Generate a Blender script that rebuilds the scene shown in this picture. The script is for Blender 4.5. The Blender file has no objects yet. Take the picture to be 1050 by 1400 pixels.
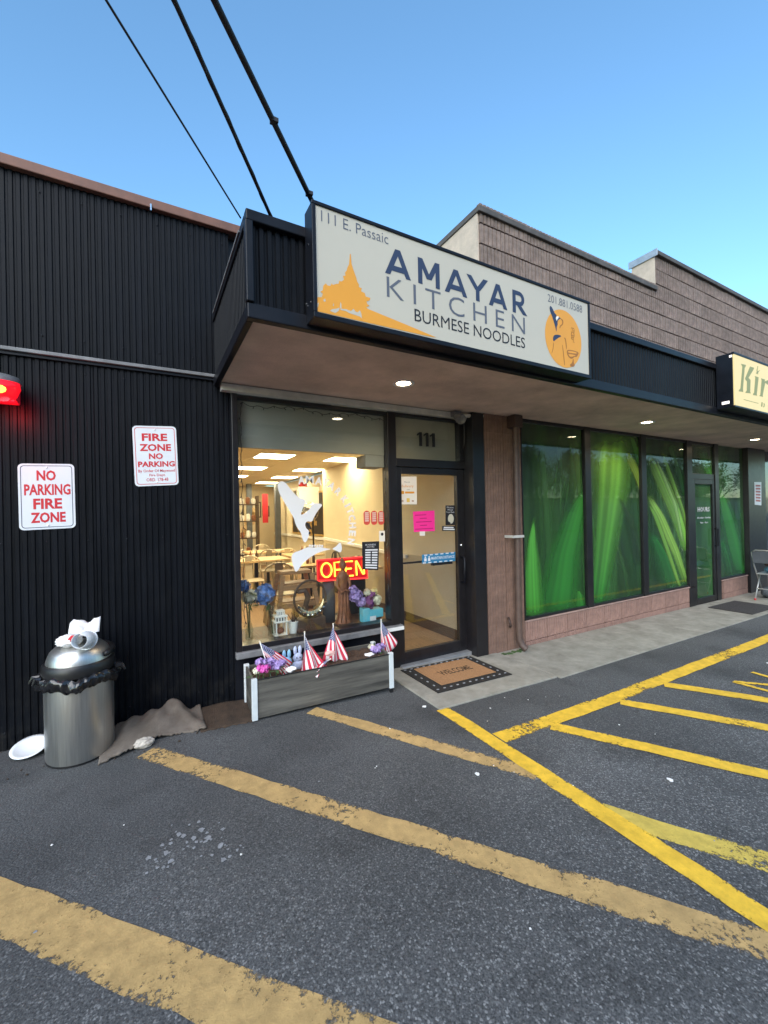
import bpy, bmesh, math, random
from mathutils import Vector, Matrix
random.seed(7)
R = math.radians
scene = bpy.context.scene

# ------------------------------------------------------------------ camera, sky, sun, exposure
FPX, PW, PH, CAMH = 568.63, 1050.0, 1400.0, 1.55
YAW, PIT, ROL = R(29.498), R(0.2), R(-1.23)
_F = Vector((math.sin(YAW)*math.cos(PIT), math.cos(YAW)*math.cos(PIT), math.sin(PIT)))
_r = Vector((math.cos(YAW), -math.sin(YAW), 0)); _u = _r.cross(_F)
_R = math.cos(ROL)*_r + math.sin(ROL)*_u
_U = -math.sin(ROL)*_r + math.cos(ROL)*_u
cam_data = bpy.data.cameras.new('camera'); cam = bpy.data.objects.new('camera', cam_data)
scene.collection.objects.link(cam); scene.camera = cam
cam_data.sensor_width = 36; cam_data.lens = 36*FPX/PH; cam_data.clip_end = 2000; cam_data.clip_start = 0.02
m = Matrix.Identity(4)
for i in range(3):
    m[i][0], m[i][1], m[i][2] = _R[i], _U[i], -_F[i]
m[2][3] = CAMH
cam.matrix_world = m

SUN_AZ, SUN_EL = R(222), R(14)
world = bpy.data.worlds.new('World'); scene.world = world; world.use_nodes = True
wn = world.node_tree.nodes; bg = wn['Background']
sky = wn.new('ShaderNodeTexSky'); sky.sky_type = 'NISHITA'; sky.sun_disc = False
sky.sun_elevation = SUN_EL; sky.sun_rotation = SUN_AZ; sky.altitude = 0; sky.air_density = 1.0; sky.dust_density = 0.2; sky.ozone_density = 3.3
wt = wn.new('ShaderNodeMix'); wt.data_type = 'RGBA'; wt.blend_type = 'MULTIPLY'; wt.inputs['Factor'].default_value = 1; wt.inputs['B'].default_value = (.92, 1.045, 1.0, 1)   # camera white balance
world.node_tree.links.new(sky.outputs[0], wt.inputs['A']); world.node_tree.links.new(wt.outputs['Result'], bg.inputs[0]); bg.inputs[1].default_value = 0.15
sd = bpy.data.lights.new('sun', 'SUN'); sd.energy = 1.5; sd.angle = R(60); sd.color = (1.0, 0.95, 0.9)
sun = bpy.data.objects.new('sun', sd); scene.collection.objects.link(sun)
_sl = R(38)
_d = Vector((math.sin(SUN_AZ)*math.cos(_sl), math.cos(SUN_AZ)*math.cos(_sl), math.sin(_sl)))
sun.rotation_euler = _d.to_track_quat('Z', 'Y').to_euler()
vs = scene.view_settings
vs.view_transform = 'Standard'; vs.look = 'None'; vs.exposure = 1.5; vs.gamma = 1; vs.use_curve_mapping = False
scene.cycles.max_bounces = 8; scene.cycles.transparent_max_bounces = 16
scene.cycles.use_denoising = True

# ------------------------------------------------------------------ helpers
def ray(px, py):
    return (px-PW/2)*_R + (PH/2-py)*_U + FPX*_F
def at(px, py, Y):                     # point of the plane y = Y that the photograph shows there
    d = ray(px, py); return Vector((0, 0, CAMH)) + d*(Y/d.y)
def gnd(x):
    return -0.028*min(max(x, 0), 3.4) - 0.008*min(max(x-3.4, 0), 6)

def link(o, parent=None):
    scene.collection.objects.link(o)
    if parent is not None:
        o.parent = parent
        o.matrix_parent_inverse = PINV[parent.name]
    PINV[o.name] = Matrix.Identity(4) if parent is not None else Matrix.Translation(-Vector(o.location))
    return o
PINV = {}
def tag(o, label=None, cat=None, group=None, kind=None):
    if label: o['label'] = label
    if cat: o['category'] = cat
    if group: o['group'] = group
    if kind: o['kind'] = kind
    return o
def thing(name, loc, label, cat, group=None, kind=None):
    o = bpy.data.objects.new(name, None); o.location = loc; o.empty_display_size = 0.1
    link(o); return tag(o, label, cat, group, kind)

class MB:
    def __init__(s): s.v = []; s.f = []; s.m = []; s.cur = 0
    def add(s, vs, fs):
        b = len(s.v); s.v += [tuple(v) for v in vs]
        for f in fs: s.f.append([b+i for i in f]); s.m.append(s.cur)
        return s
    def box(s, x0, x1, y0, y1, z0, z1):
        v = [(x, y, z) for z in (z0, z1) for y in (y0, y1) for x in (x0, x1)]
        return s.add(v, [(0,2,3,1), (4,5,7,6), (0,1,5,4), (2,6,7,3), (0,4,6,2), (1,3,7,5)])
    def obox(s, c, ax, ay, az):        # oriented box: centre, half axes
        c = Vector(c); ax = Vector(ax); ay = Vector(ay); az = Vector(az)
        v = [c+i*ax+j*ay+k*az for k in (-1,1) for j in (-1,1) for i in (-1,1)]
        return s.add(v, [(0,2,3,1), (4,5,7,6), (0,1,5,4), (2,6,7,3), (0,4,6,2), (1,3,7,5)])
    def bar(s, p, q, w, t=None, up=(0,0,1)):
        p = Vector(p); q = Vector(q); d = (q-p); L = d.length; d = d.normalized()
        a = d.cross(Vector(up))
        if a.length < 1e-4: a = d.cross(Vector((1,0,0)))
        a.normalize(); b = a.cross(d)
        return s.obox((p+q)/2, d*L/2, a*w/2, b*(t or w)/2)
    def tube(s, pts, r, n=8, close=False, caps=True):
        pts = [Vector(p) for p in pts]; N = len(pts); rings = []
        rs = r if isinstance(r, (list, tuple)) else [r]*N
        prev = None
        for i, p in enumerate(pts):
            if close: d = pts[(i+1) % N]-pts[i-1]
            else: d = pts[min(i+1, N-1)]-pts[max(i-1, 0)]
            d.normalize()
            a = prev - d*prev.dot(d) if prev is not None else d.orthogonal()
            a.normalize(); prev = a; b = d.cross(a)
            rings.append([p+rs[i]*(math.cos(2*math.pi*k/n)*a+math.sin(2*math.pi*k/n)*b) for k in range(n)])
        v = [q for ring in rings for q in ring]; f = []
        for i in range(N if close else N-1):
            j = (i+1) % N
            for k in range(n): f.append((i*n+k, i*n+(k+1)%n, j*n+(k+1)%n, j*n+k))
        if caps and not close: f += [tuple(range(n))[::-1], tuple((N-1)*n+k for k in range(n))]
        return s.add(v, f)
    def lathe(s, prof, c=(0,0,0), n=24, sx=1, sy=1, a0=0, caps=True):
        v = []; f = []
        for r, z in prof:
            for k in range(n):
                a = a0+2*math.pi*k/n; v.append((c[0]+sx*r*math.cos(a), c[1]+sy*r*math.sin(a), c[2]+z))
        for i in range(len(prof)-1):
            for k in range(n): f.append((i*n+k, i*n+(k+1)%n, (i+1)*n+(k+1)%n, (i+1)*n+k))
        if caps: f += [tuple(range(n))[::-1], tuple((len(prof)-1)*n+k for k in range(n))]
        return s.add(v, f)
    def blob(s, c, r, sub=2, jit=0.0, sc=(1,1,1), seed=0):
        bm = bmesh.new(); bmesh.ops.create_icosphere(bm, subdivisions=sub, radius=1)
        rn = random.Random(seed)
        v = []
        for q in bm.verts:
            k = r*(1+jit*(rn.random()-0.5)*2)
            v.append((c[0]+q.co.x*k*sc[0], c[1]+q.co.y*k*sc[1], c[2]+q.co.z*k*sc[2]))
        s.add(v, [[w.index for w in f.verts] for f in bm.faces]); bm.free(); return s
    def poly(s, pts): return s.add(pts, [tuple(range(len(pts)))])
    def extr(s, pts, d):               # closed outline pts thickened by vector d
        d = Vector(d); n = len(pts); a = [Vector(p) for p in pts]
        return s.add(a+[p+d for p in a], [tuple(range(n)), tuple(range(2*n-1, n-1, -1))]+[(i, (i+1)%n, n+(i+1)%n, n+i) for i in range(n)])
    def mesh(s, name, mats, smooth=False):
        me = bpy.data.meshes.new(name); me.from_pydata(s.v, [], s.f)
        for mt in (mats if isinstance(mats, list) else [mats]): me.materials.append(mt)
        if isinstance(mats, list): me.polygons.foreach_set('material_index', s.m)
        me.validate()
        bm = bmesh.new(); bm.from_mesh(me); bmesh.ops.recalc_face_normals(bm, faces=bm.faces); bm.to_mesh(me); bm.free()
        if smooth:
            me.polygons.foreach_set('use_smooth', [True]*len(me.polygons))
        me.update(); return me
    def build(s, name, mats, parent=None, smooth=False, bevel=0, auto=None):
        me = s.mesh(name, mats, smooth or auto is not None)
        o = bpy.data.objects.new(name, me); link(o, parent)
        if auto is not None: me.set_sharp_from_angle(angle=R(auto))
        if bevel:
            b = o.modifiers.new('bevel', 'BEVEL'); b.width = bevel; b.segments = 2; b.limit_method = 'ANGLE'; b.angle_limit = R(40)
        return o
def struct(name, mb, mat, **k):
    return tag(mb.build(name, mat, **k), kind='structure')
def piece(name, me, parent, loc, rot=None, scale=None):
    o = bpy.data.objects.new(name, me); o.location = loc
    if rot: o.rotation_euler = rot
    if scale: o.scale = scale
    return link(o, parent)
def poly_at(pts, Y, z0=None):          # photo-space outline -> flat outline on plane y = Y
    return [at(x, y, Y) for x, y in pts]
def soft(pts, n=2):                    # rounded outline
    for _ in range(n):
        out = []
        for i in range(len(pts)):
            a, b = pts[i], pts[(i+1) % len(pts)]
            out += [(a[0]*.75+b[0]*.25, a[1]*.75+b[1]*.25), (a[0]*.25+b[0]*.75, a[1]*.25+b[1]*.75)]
        pts = out
    return pts
def zz(x0, y0, k, pts): return [(x0+a/k, y0+b/k) for a, b in pts]

def text_mesh(body, mat, bold=0.0, space=1.0, res=3):
    cu = bpy.data.curves.new('lettering', 'FONT'); cu.body = body; cu.size = 1; cu.offset = bold
    cu.resolution_u = res; cu.space_character = space; cu.align_x = 'LEFT'
    ob = bpy.data.objects.new('lettering', cu); scene.collection.objects.link(ob)
    dg = bpy.context.evaluated_depsgraph_get()
    me = bpy.data.meshes.new_from_object(ob.evaluated_get(dg))
    bpy.data.objects.remove(ob); bpy.data.curves.remove(cu)
    me.materials.clear(); me.materials.append(mat)
    return me
def text(body, mat, parent, O, AX, AZ, bold=0.0, space=1.0, name='lettering', res=3, split=False):
    """fit the lettering's box on corner O, width vector AX, height vector AZ"""
    me = text_mesh(body, mat, bold, space, res); me.name = name
    xs = [v.co.x for v in me.vertices]; ys = [v.co.y for v in me.vertices]
    x0, x1, y0, y1 = min(xs), max(xs), min(ys), max(ys)
    O, AX, AZ = Vector(O), Vector(AX), Vector(AZ)
    for v in me.vertices:
        v.co = O + AX*((v.co.x-x0)/(x1-x0)) + AZ*((v.co.y-y0)/(y1-y0))
    if split:                          # one object for each letter
        bm = bmesh.new(); bm.from_mesh(me); seen = set(); out = None
        for f in bm.faces:
            if f in seen: continue
            comp = [f]; seen.add(f)
            for q in comp:
                for e in q.edges:
                    for w in e.link_faces:
                        if w not in seen: seen.add(w); comp.append(w)
            mb = MB()
            for q in comp: mb.poly([v.co.copy() for v in q.verts])
            out = mb.build('letter', mat, parent)
        bm.free(); bpy.data.meshes.remove(me); return out
    o = bpy.data.objects.new(name, me); return link(o, parent)
def text_px(body, mat, parent, bl, tr, Y, **k):     # bottom-left / top-right in the photograph, on plane y = Y
    a = at(*bl, Y); b = at(*tr, Y)
    return text(body, mat, parent, a, (b.x-a.x, 0, 0), (0, 0, b.z-a.z), **k)

# ------------------------------------------------------------------ materials
def mat(name, col=(.5,.5,.5), rough=.6, metal=0.0, var=0.0, scale=8.0, bump=0.0, bscale=60.0, spec=0.5, coat=0.0, emit=None, estr=0.0, stretch=None, col2=None, aniso=0):
    m = bpy.data.materials.new(name); m.use_nodes = True; nt = m.node_tree; N = nt.nodes; L = nt.links
    p = N['Principled BSDF']; p.inputs['Base Color'].default_value = (*col, 1); p.inputs['Roughness'].default_value = rough
    p.inputs['Metallic'].default_value = metal; p.inputs['Specular IOR Level'].default_value = spec
    p.inputs['Coat Weight'].default_value = coat; p.inputs['Coat Roughness'].default_value = .05
    if emit: p.inputs['Emission Color'].default_value = (*emit, 1); p.inputs['Emission Strength'].default_value = estr
    tc = N.new('ShaderNodeTexCoord')
    src = tc.outputs['Object']
    if stretch:
        mp = N.new('ShaderNodeMapping'); mp.inputs['Scale'].default_value = stretch; L.new(src, mp.inputs[0]); src = mp.outputs[0]
    if var or col2:
        nz = N.new('ShaderNodeTexNoise'); nz.inputs['Scale'].default_value = scale; nz.inputs['Detail'].default_value = 6; nz.inputs['Roughness'].default_value = .65
        L.new(src, nz.inputs['Vector'])
        rp = N.new('ShaderNodeValToRGB'); rp.color_ramp.elements[0].position = .3; rp.color_ramp.elements[1].position = .7
        c2 = col2 or tuple(c*(1+var) for c in col)
        c1 = col if col2 else tuple(c*(1-var) for c in col)
        rp.color_ramp.elements[0].color = (*c1, 1); rp.color_ramp.elements[1].color = (*c2, 1)
        L.new(nz.outputs['Fac'], rp.inputs[0]); L.new(rp.outputs[0], p.inputs['Base Color'])
        rr = N.new('ShaderNodeMapRange'); rr.inputs['To Min'].default_value = max(.02, rough-.12); rr.inputs['To Max'].default_value = min(1, rough+.12)
        L.new(nz.outputs['Fac'], rr.inputs['Value']); L.new(rr.outputs[0], p.inputs['Roughness'])
    if bump:
        n2 = N.new('ShaderNodeTexNoise'); n2.inputs['Scale'].default_value = bscale; n2.inputs['Detail'].default_value = 4
        L.new(src, n2.inputs['Vector'])
        b = N.new('ShaderNodeBump'); b.inputs['Strength'].default_value = bump; b.inputs['Distance'].default_value = .01
        L.new(n2.outputs['Fac'], b.inputs['Height']); L.new(b.outputs[0], p.inputs['Normal'])
    return m
def emat(name, col, s):
    m = bpy.data.materials.new(name); m.use_nodes = True; N = m.node_tree.nodes; N.clear()
    e = N.new('ShaderNodeEmission'); e.inputs[0].default_value = (*col, 1); e.inputs[1].default_value = s
    o = N.new('ShaderNodeOutputMaterial'); m.node_tree.links.new(e.outputs[0], o.inputs[0]); return m
def glass_mat(name, tint=(.93,.95,.94), f0=.032, rough=0.0, smear=0.0):
    m = bpy.data.materials.new(name); m.use_nodes = True; nt = m.node_tree; N = nt.nodes; L = nt.links; N.clear()
    t = N.new('ShaderNodeBsdfTransparent'); t.inputs[0].default_value = (*tint, 1)
    g = N.new('ShaderNodeBsdfGlossy'); g.inputs['Roughness'].default_value = rough; g.inputs[0].default_value = (1,1,1,1)
    lw = N.new('ShaderNodeLayerWeight'); lw.inputs[0].default_value = .5
    pw = N.new('ShaderNodeMath'); pw.operation = 'POWER'; pw.inputs[1].default_value = 5; L.new(lw.outputs['Facing'], pw.inputs[0])
    ma = N.new('ShaderNodeMath'); ma.operation = 'MULTIPLY_ADD'; ma.inputs[1].default_value = 1-f0; ma.inputs[2].default_value = f0
    L.new(pw.outputs[0], ma.inputs[0])
    mx = N.new('ShaderNodeMixShader'); L.new(ma.outputs[0], mx.inputs[0]); L.new(t.outputs[0], mx.inputs[1]); L.new(g.outputs[0], mx.inputs[2])
    out = N.new('ShaderNodeOutputMaterial'); L.new(mx.outputs[0], out.inputs[0]); return m

M = {}
M['black_metal'] = mat('black_metal', (.0030,.0040,.0066), .5, var=.4, scale=3, stretch=(6,6,.5), spec=.16)
def dusty(m):
    nt = m.node_tree; N = nt.nodes; L = nt.links; p = N['Principled BSDF']; old = p.inputs['Base Color'].links[0].from_socket
    tc = N.new('ShaderNodeTexCoord'); sx = N.new('ShaderNodeSeparateXYZ'); L.new(tc.outputs['Object'], sx.inputs[0])
    nz = N.new('ShaderNodeTexNoise'); nz.inputs['Scale'].default_value = 7; nz.inputs['Detail'].default_value = 7; nz.inputs['Roughness'].default_value = .75; L.new(tc.outputs['Object'], nz.inputs['Vector'])
    a = N.new('ShaderNodeMapRange'); a.inputs['From Min'].default_value = .55; a.inputs['From Max'].default_value = 0; L.new(sx.outputs['Z'], a.inputs['Value'])
    b = N.new('ShaderNodeMapRange'); b.inputs['From Min'].default_value = .48; b.inputs['From Max'].default_value = .75; L.new(nz.outputs['Fac'], b.inputs['Value'])
    c = N.new('ShaderNodeMath'); c.operation = 'MULTIPLY'; L.new(a.outputs[0], c.inputs[0]); L.new(b.outputs[0], c.inputs[1])
    d = N.new('ShaderNodeMath'); d.operation = 'MULTIPLY_ADD'; d.inputs[1].default_value = .16; L.new(b.outputs[0], d.inputs[0]); L.new(c.outputs[0], d.inputs[2])
    mx = N.new('ShaderNodeMix'); mx.data_type = 'RGBA'; L.new(d.outputs[0], mx.inputs['Factor']); L.new(old, mx.inputs['A']); mx.inputs['B'].default_value = (.022,.021,.020,1)
    L.new(mx.outputs['Result'], p.inputs['Base Color'])
dusty(M['black_metal'])
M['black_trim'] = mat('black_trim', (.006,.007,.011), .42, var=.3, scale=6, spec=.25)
M['grey_trim'] = mat('grey_trim', (.16,.16,.165), .45, var=.35, scale=9)
M['white_trim'] = mat('white_trim', (.48,.47,.44), .6, var=.2, scale=5)
M['brown_fascia'] = mat('brown_fascia', (.17,.075,.05), .6, var=.3, scale=5)
M['frame'] = mat('frame', (.011,.010,.012), .35, var=.3, scale=10)
M['soffit'] = mat('soffit', (.56,.43,.365), .9, var=.25, scale=2.2, bump=.35, bscale=70)
M['block'] = mat('block', (.30,.225,.205), .9, var=.30, scale=14, bump=.6, bscale=120)
M['block_pink'] = mat('block_pink', (.36,.235,.205), .9, var=.25, scale=14, bump=.6, bscale=120)
M['mortar'] = mat('mortar', (.07,.055,.05), .95, var=.2)
M['stucco'] = mat('stucco', (.62,.50,.39), .9, col2=(.40,.33,.27), scale=4, bump=.3)
M['coping'] = mat('coping', (.085,.074,.066), .7, var=.4, scale=6)
M['coping_metal'] = mat('coping_metal', (.42,.43,.45), .4, metal=.6, var=.2)
M['glass'] = glass_mat('glass')
M['white'] = mat('white', (.78,.78,.76), .5, var=.04)
M['cream_wall'] = mat('cream_wall', (.66,.58,.42), .8, var=.06, scale=3)
M['wainscot'] = mat('wainscot', (.46,.40,.29), .7, var=.06, scale=3)
M['dark_wood'] = mat('dark_wood', (.07,.04,.025), .5, var=.3, scale=9, stretch=(1,1,8))
M['wood'] = mat('wood', (.34,.19,.09), .5, var=.25, scale=9, stretch=(1,8,8))
M['pale_wood'] = mat('pale_wood', (.60,.42,.22), .5, var=.2, scale=9, stretch=(1,8,8))
M['floor_wood'] = mat('floor_wood', (.30,.19,.10), .45, var=.3, scale=5, stretch=(8,1,1))
M['ceiling_tile'] = mat('ceiling_tile', (.70,.63,.48), .9, var=.05, scale=30, bump=.2, bscale=150)
M['steel'] = mat('steel', (.62,.62,.60), .40, metal=1.0, var=.12, scale=4, stretch=(40,40,1))
M['chrome'] = mat('chrome', (.7,.7,.7), .15, metal=1.0)
M['black_plastic'] = mat('black_plastic', (.012,.012,.013), .4, var=.3)
M['bag'] = mat('bag', (.012,.012,.014), .22, spec=.7)
M['white_plastic'] = mat('white_plastic', (.75,.78,.80), .35)
M['paper'] = mat('paper', (.80,.80,.80), .8)
M['red'] = mat('red', (.55,.02,.03), .5)
M['navy'] = mat('navy', (.026,.040,.085), .5)
M['ink'] = mat('ink', (.012,.012,.016), .5)
M['grey_ink'] = mat('grey_ink', (.10,.11,.14), .5)
M['sign_white'] = mat('sign_white', (.50,.46,.375), .35, var=.03, scale=2)
M['orange'] = mat('orange', (.72,.31,.03), .4, var=.05, scale=3)
M['pale_print'] = mat('pale_print', (.80,.76,.68), .5)
M['orange_dark'] = mat('orange_dark', (.34,.13,.02), .5)
M['sign_blue_white'] = mat('sign_blue_white', (.70,.74,.78), .35, spec=.6, var=.03, scale=6)
M['pink'] = mat('pink', (.95,.03,.30), .6)
M['blue_print'] = mat('blue_print', (.02,.20,.40), .4)
M['coir'] = mat('coir', (.36,.19,.085), .95, var=.25, scale=90, bump=.8, bscale=300)
M['rubber'] = mat('rubber', (.014,.013,.013), .75, var=.3, scale=40)
M['brown_print'] = mat('brown_print', (.07,.04,.02), .9)
M['soil'] = mat('soil', (.06,.035,.022), .95, var=.5, scale=40, bump=1, bscale=90)
M['planter_side'] = mat('planter_side', (.022,.021,.020), .6, col2=(.15,.14,.12), scale=2.6, stretch=(.5,1,7), bump=.3)
M['carpet'] = mat('carpet', (.11,.088,.070), .95, col2=(.20,.172,.145), scale=7, bump=.6, bscale=200)
M['carpet_dark'] = mat('carpet_dark', (.055,.035,.022), .95, var=.4, scale=14, bump=.8, bscale=150)
M['rock'] = mat('rock', (.45,.41,.36), .9, var=.3, scale=20, bump=.5)
M['cable'] = mat('cable', (.012,.012,.015), .6, var=.4, scale=12)
M['terracotta'] = mat('terracotta', (.24,.09,.04), .5, var=.4, scale=12)
M['purple'] = mat('purple', (.42,.30,.62), .7, var=.45, scale=45)
M['magenta'] = mat('magenta', (.70,.10,.45), .7, var=.25, scale=30)
M['blue_flower'] = mat('blue_flower', (.12,.24,.58), .7, var=.5, scale=45)
M['cream_flower'] = mat('cream_flower', (.72,.70,.55), .7, var=.15, scale=30)
M['plum'] = mat('plum', (.16,.03,.20), .7, var=.3, scale=30)
M['leaf'] = mat('leaf', (.05,.10,.03), .6, var=.4, scale=20)
M['turquoise'] = mat('turquoise', (.12,.48,.62), .5, var=.15)
M['brass'] = mat('brass', (.55,.42,.24), .25, metal=.9, var=.3, scale=20)
M['gold'] = mat('gold', (.58,.38,.12), .4, metal=.4, var=.3, scale=9)
M['grey_cloth'] = mat('grey_cloth', (.10,.11,.125), .9, var=.2)
M['flag_red'] = mat('flag_red', (.60,.03,.07), .75)
M['flag_white'] = mat('flag_white', (.80,.78,.78), .75)
M['yellow_flower'] = mat('yellow_flower', (.7,.6,.3), .7)
M['denim'] = mat('denim', (.10,.22,.34), .85, var=.2, scale=30)
M['canvas'] = mat('canvas', (.72,.66,.52), .85, var=.1)
M['cocoa'] = mat('cocoa', (.06,.035,.028), .7)
M['pipe'] = mat('pipe', (.095,.060,.048), .55, var=.3, scale=7)
M['grey_panel'] = mat('grey_panel', (.27,.27,.255), .7, var=.06, scale=3)
M['white_clay'] = mat('white_clay', (.8,.8,.78), .4)
M['vinyl_white'] = mat('vinyl_white', (.74,.74,.76), .55)
M['lens_frame'] = mat('lens_frame', (.8,.8,.78), .5)

# asphalt
def asphalt():
    m = bpy.data.materials.new('asphalt'); m.use_nodes = True; nt = m.node_tree; N = nt.nodes; L = nt.links; p = N['Principled BSDF']
    tc = N.new('ShaderNodeTexCoord'); V = tc.outputs['Object']
    big = N.new('ShaderNodeTexNoise'); big.inputs['Scale'].default_value = .9; big.inputs['Detail'].default_value = 5; L.new(V, big.inputs['Vector'])
    mid = N.new('ShaderNodeTexNoise'); mid.inputs['Scale'].default_value = 120; mid.inputs['Detail'].default_value = 4; mid.inputs['Roughness'].default_value = .75; L.new(V, mid.inputs['Vector'])
    wob = N.new('ShaderNodeTexNoise'); wob.inputs['Scale'].default_value = 90; L.new(V, wob.inputs['Vector'])
    wv = N.new('ShaderNodeVectorMath'); wv.operation = 'MULTIPLY_ADD'; wv.inputs[1].default_value = (.014, .014, .014); L.new(wob.outputs['Color'], wv.inputs[0]); L.new(V, wv.inputs[2])
    vor = N.new('ShaderNodeTexVoronoi'); vor.inputs['Scale'].default_value = 108; L.new(wv.outputs[0], vor.inputs['Vector'])
    r1 = N.new('ShaderNodeValToRGB'); e = r1.color_ramp.elements; e[0].position = .36; e[0].color = (.026,.028,.031,1); e[1].position = .66; e[1].color = (.130,.134,.136,1)
    L.new(mid.outputs['Fac'], r1.inputs[0])
    # stone chips of many shades picked by cell colour
    sep = N.new('ShaderNodeSeparateColor'); L.new(vor.outputs['Color'], sep.inputs[0])
    th = N.new('ShaderNodeMapRange'); th.inputs['From Min'].default_value = .55; th.inputs['From Max'].default_value = 1.0; th.inputs['To Max'].default_value = 1.0; L.new(sep.outputs[0], th.inputs['Value'])
    inn = N.new('ShaderNodeMapRange'); inn.inputs['From Min'].default_value = .62; inn.inputs['From Max'].default_value = .35; L.new(vor.outputs['Distance'], inn.inputs['Value'])
    mu = N.new('ShaderNodeMath'); mu.operation = 'MULTIPLY'; L.new(th.outputs[0], mu.inputs[0]); L.new(inn.outputs[0], mu.inputs[1])
    # chips thin out towards the smoother strip by the walk
    sx = N.new('ShaderNodeSeparateXYZ'); L.new(V, sx.inputs[0])
    strip = N.new('ShaderNodeMapRange'); strip.inputs['From Min'].default_value = 2.6; strip.inputs['From Max'].default_value = 1.0; strip.inputs['To Min'].default_value = .22; L.new(sx.outputs['Y'], strip.inputs['Value'])
    mu2 = N.new('ShaderNodeMath'); mu2.operation = 'MULTIPLY'; L.new(mu.outputs[0], mu2.inputs[0]); L.new(strip.outputs[0], mu2.inputs[1])
    mx = N.new('ShaderNodeMix'); mx.data_type = 'RGBA'; L.new(mu2.outputs[0], mx.inputs['Factor']); L.new(r1.outputs[0], mx.inputs['A']); mx.inputs['B'].default_value = (.29,.295,.295,1)
    # wide patches
    r2 = N.new('ShaderNodeMapRange'); r2.inputs['From Min'].default_value = .3; r2.inputs['From Max'].default_value = .7; r2.inputs['To Min'].default_value = .62; r2.inputs['To Max'].default_value = 1.2; L.new(big.outputs['Fac'], r2.inputs['Value'])
    sc = N.new('ShaderNodeMix'); sc.data_type = 'RGBA'; sc.blend_type = 'MULTIPLY'; sc.inputs['Factor'].default_value = 1; L.new(mx.outputs['Result'], sc.inputs['A']); L.new(r2.outputs[0], sc.inputs['B'])
    st = N.new('ShaderNodeTexNoise'); st.inputs['Scale'].default_value = 1.7; st.inputs['Detail'].default_value = 7; st.inputs['Roughness'].default_value = .62; L.new(V, st.inputs['Vector'])
    s3 = N.new('ShaderNodeMapRange'); s3.inputs['From Min'].default_value = .54; s3.inputs['From Max'].default_value = .66; s3.inputs['To Min'].default_value = 1.0; s3.inputs['To Max'].default_value = .70; L.new(st.outputs['Fac'], s3.inputs['Value'])
    sc2 = N.new('ShaderNodeMix'); sc2.data_type = 'RGBA'; sc2.blend_type = 'MULTIPLY'; sc2.inputs['Factor'].default_value = 1; L.new(sc.outputs['Result'], sc2.inputs['A']); L.new(s3.outputs[0], sc2.inputs['B'])
    L.new(sc2.outputs['Result'], p.inputs['Base Color']); p.inputs['Roughness'].default_value = .85
    ad = N.new('ShaderNodeMath'); ad.operation = 'MULTIPLY_ADD'; ad.inputs[1].default_value = -.8; L.new(vor.outputs['Distance'], ad.inputs[0]); L.new(mid.outputs['Fac'], ad.inputs[2])
    b = N.new('ShaderNodeBump'); b.inputs['Strength'].default_value = .6; b.inputs['Distance'].default_value = .004; L.new(ad.outputs[0], b.inputs['Height']); L.new(b.outputs[0], p.inputs['Normal'])
    return m
M['asphalt'] = asphalt()
def paint(name, col, wear, bump=.4):
    m = mat(name, col, .75, var=.22, scale=14); nt = m.node_tree; N = nt.nodes; L = nt.links; p = N['Principled BSDF']
    tc = N.new('ShaderNodeTexCoord')
    a = N.new('ShaderNodeTexNoise'); a.inputs['Scale'].default_value = 38; a.inputs['Detail'].default_value = 8; a.inputs['Roughness'].default_value = .75; L.new(tc.outputs['Object'], a.inputs['Vector'])
    b = N.new('ShaderNodeTexNoise'); b.inputs['Scale'].default_value = 3; b.inputs['Detail'].default_value = 2; L.new(tc.outputs['Object'], b.inputs['Vector'])
    uv = N.new('ShaderNodeUVMap'); sp = N.new('ShaderNodeSeparateXYZ'); L.new(uv.outputs[0], sp.inputs[0])
    ed = N.new('ShaderNodeMath'); ed.operation = 'SUBTRACT'; ed.inputs[1].default_value = .5; L.new(sp.outputs['Y'], ed.inputs[0])
    ab = N.new('ShaderNodeMath'); ab.operation = 'ABSOLUTE'; L.new(ed.outputs[0], ab.inputs[0])
    e2 = N.new('ShaderNodeMapRange'); e2.inputs['From Min'].default_value = .30; e2.inputs['From Max'].default_value = .5; e2.inputs['To Max'].default_value = .13; L.new(ab.outputs[0], e2.inputs['Value'])
    s1 = N.new('ShaderNodeMath'); s1.operation = 'MULTIPLY_ADD'; s1.inputs[1].default_value = .7; L.new(b.outputs['Fac'], s1.inputs[0]); L.new(a.outputs['Fac'], s1.inputs[2])
    s2 = N.new('ShaderNodeMath'); s2.operation = 'ADD'; L.new(s1.outputs[0], s2.inputs[0]); L.new(e2.outputs[0], s2.inputs[1])
    al = N.new('ShaderNodeMapRange'); al.inputs['From Min'].default_value = 1.11-wear; al.inputs['From Max'].default_value = 1.00-wear; L.new(s2.outputs[0], al.inputs['Value'])
    L.new(al.outputs[0], p.inputs['Alpha'])
    bu = N.new('ShaderNodeBump'); bu.inputs['Strength'].default_value = bump; bu.inputs['Distance'].default_value = .006; L.new(a.outputs['Fac'], bu.inputs['Height']); L.new(bu.outputs[0], p.inputs['Normal'])
    return m
M['yellow'] = paint('yellow_paint', (.72,.45,.035), .02)
M['old_yellow'] = paint('old_yellow_paint', (.45,.30,.12), .07, .8)
M['faded_yellow'] = paint('faded_yellow_paint', (.56,.42,.08), .03, .7)
def concrete():
    m = mat('concrete', (.19,.18,.15), .9, col2=(.34,.325,.28), scale=5.5, bump=.4, bscale=160); return m
M['concrete'] = concrete()

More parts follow.
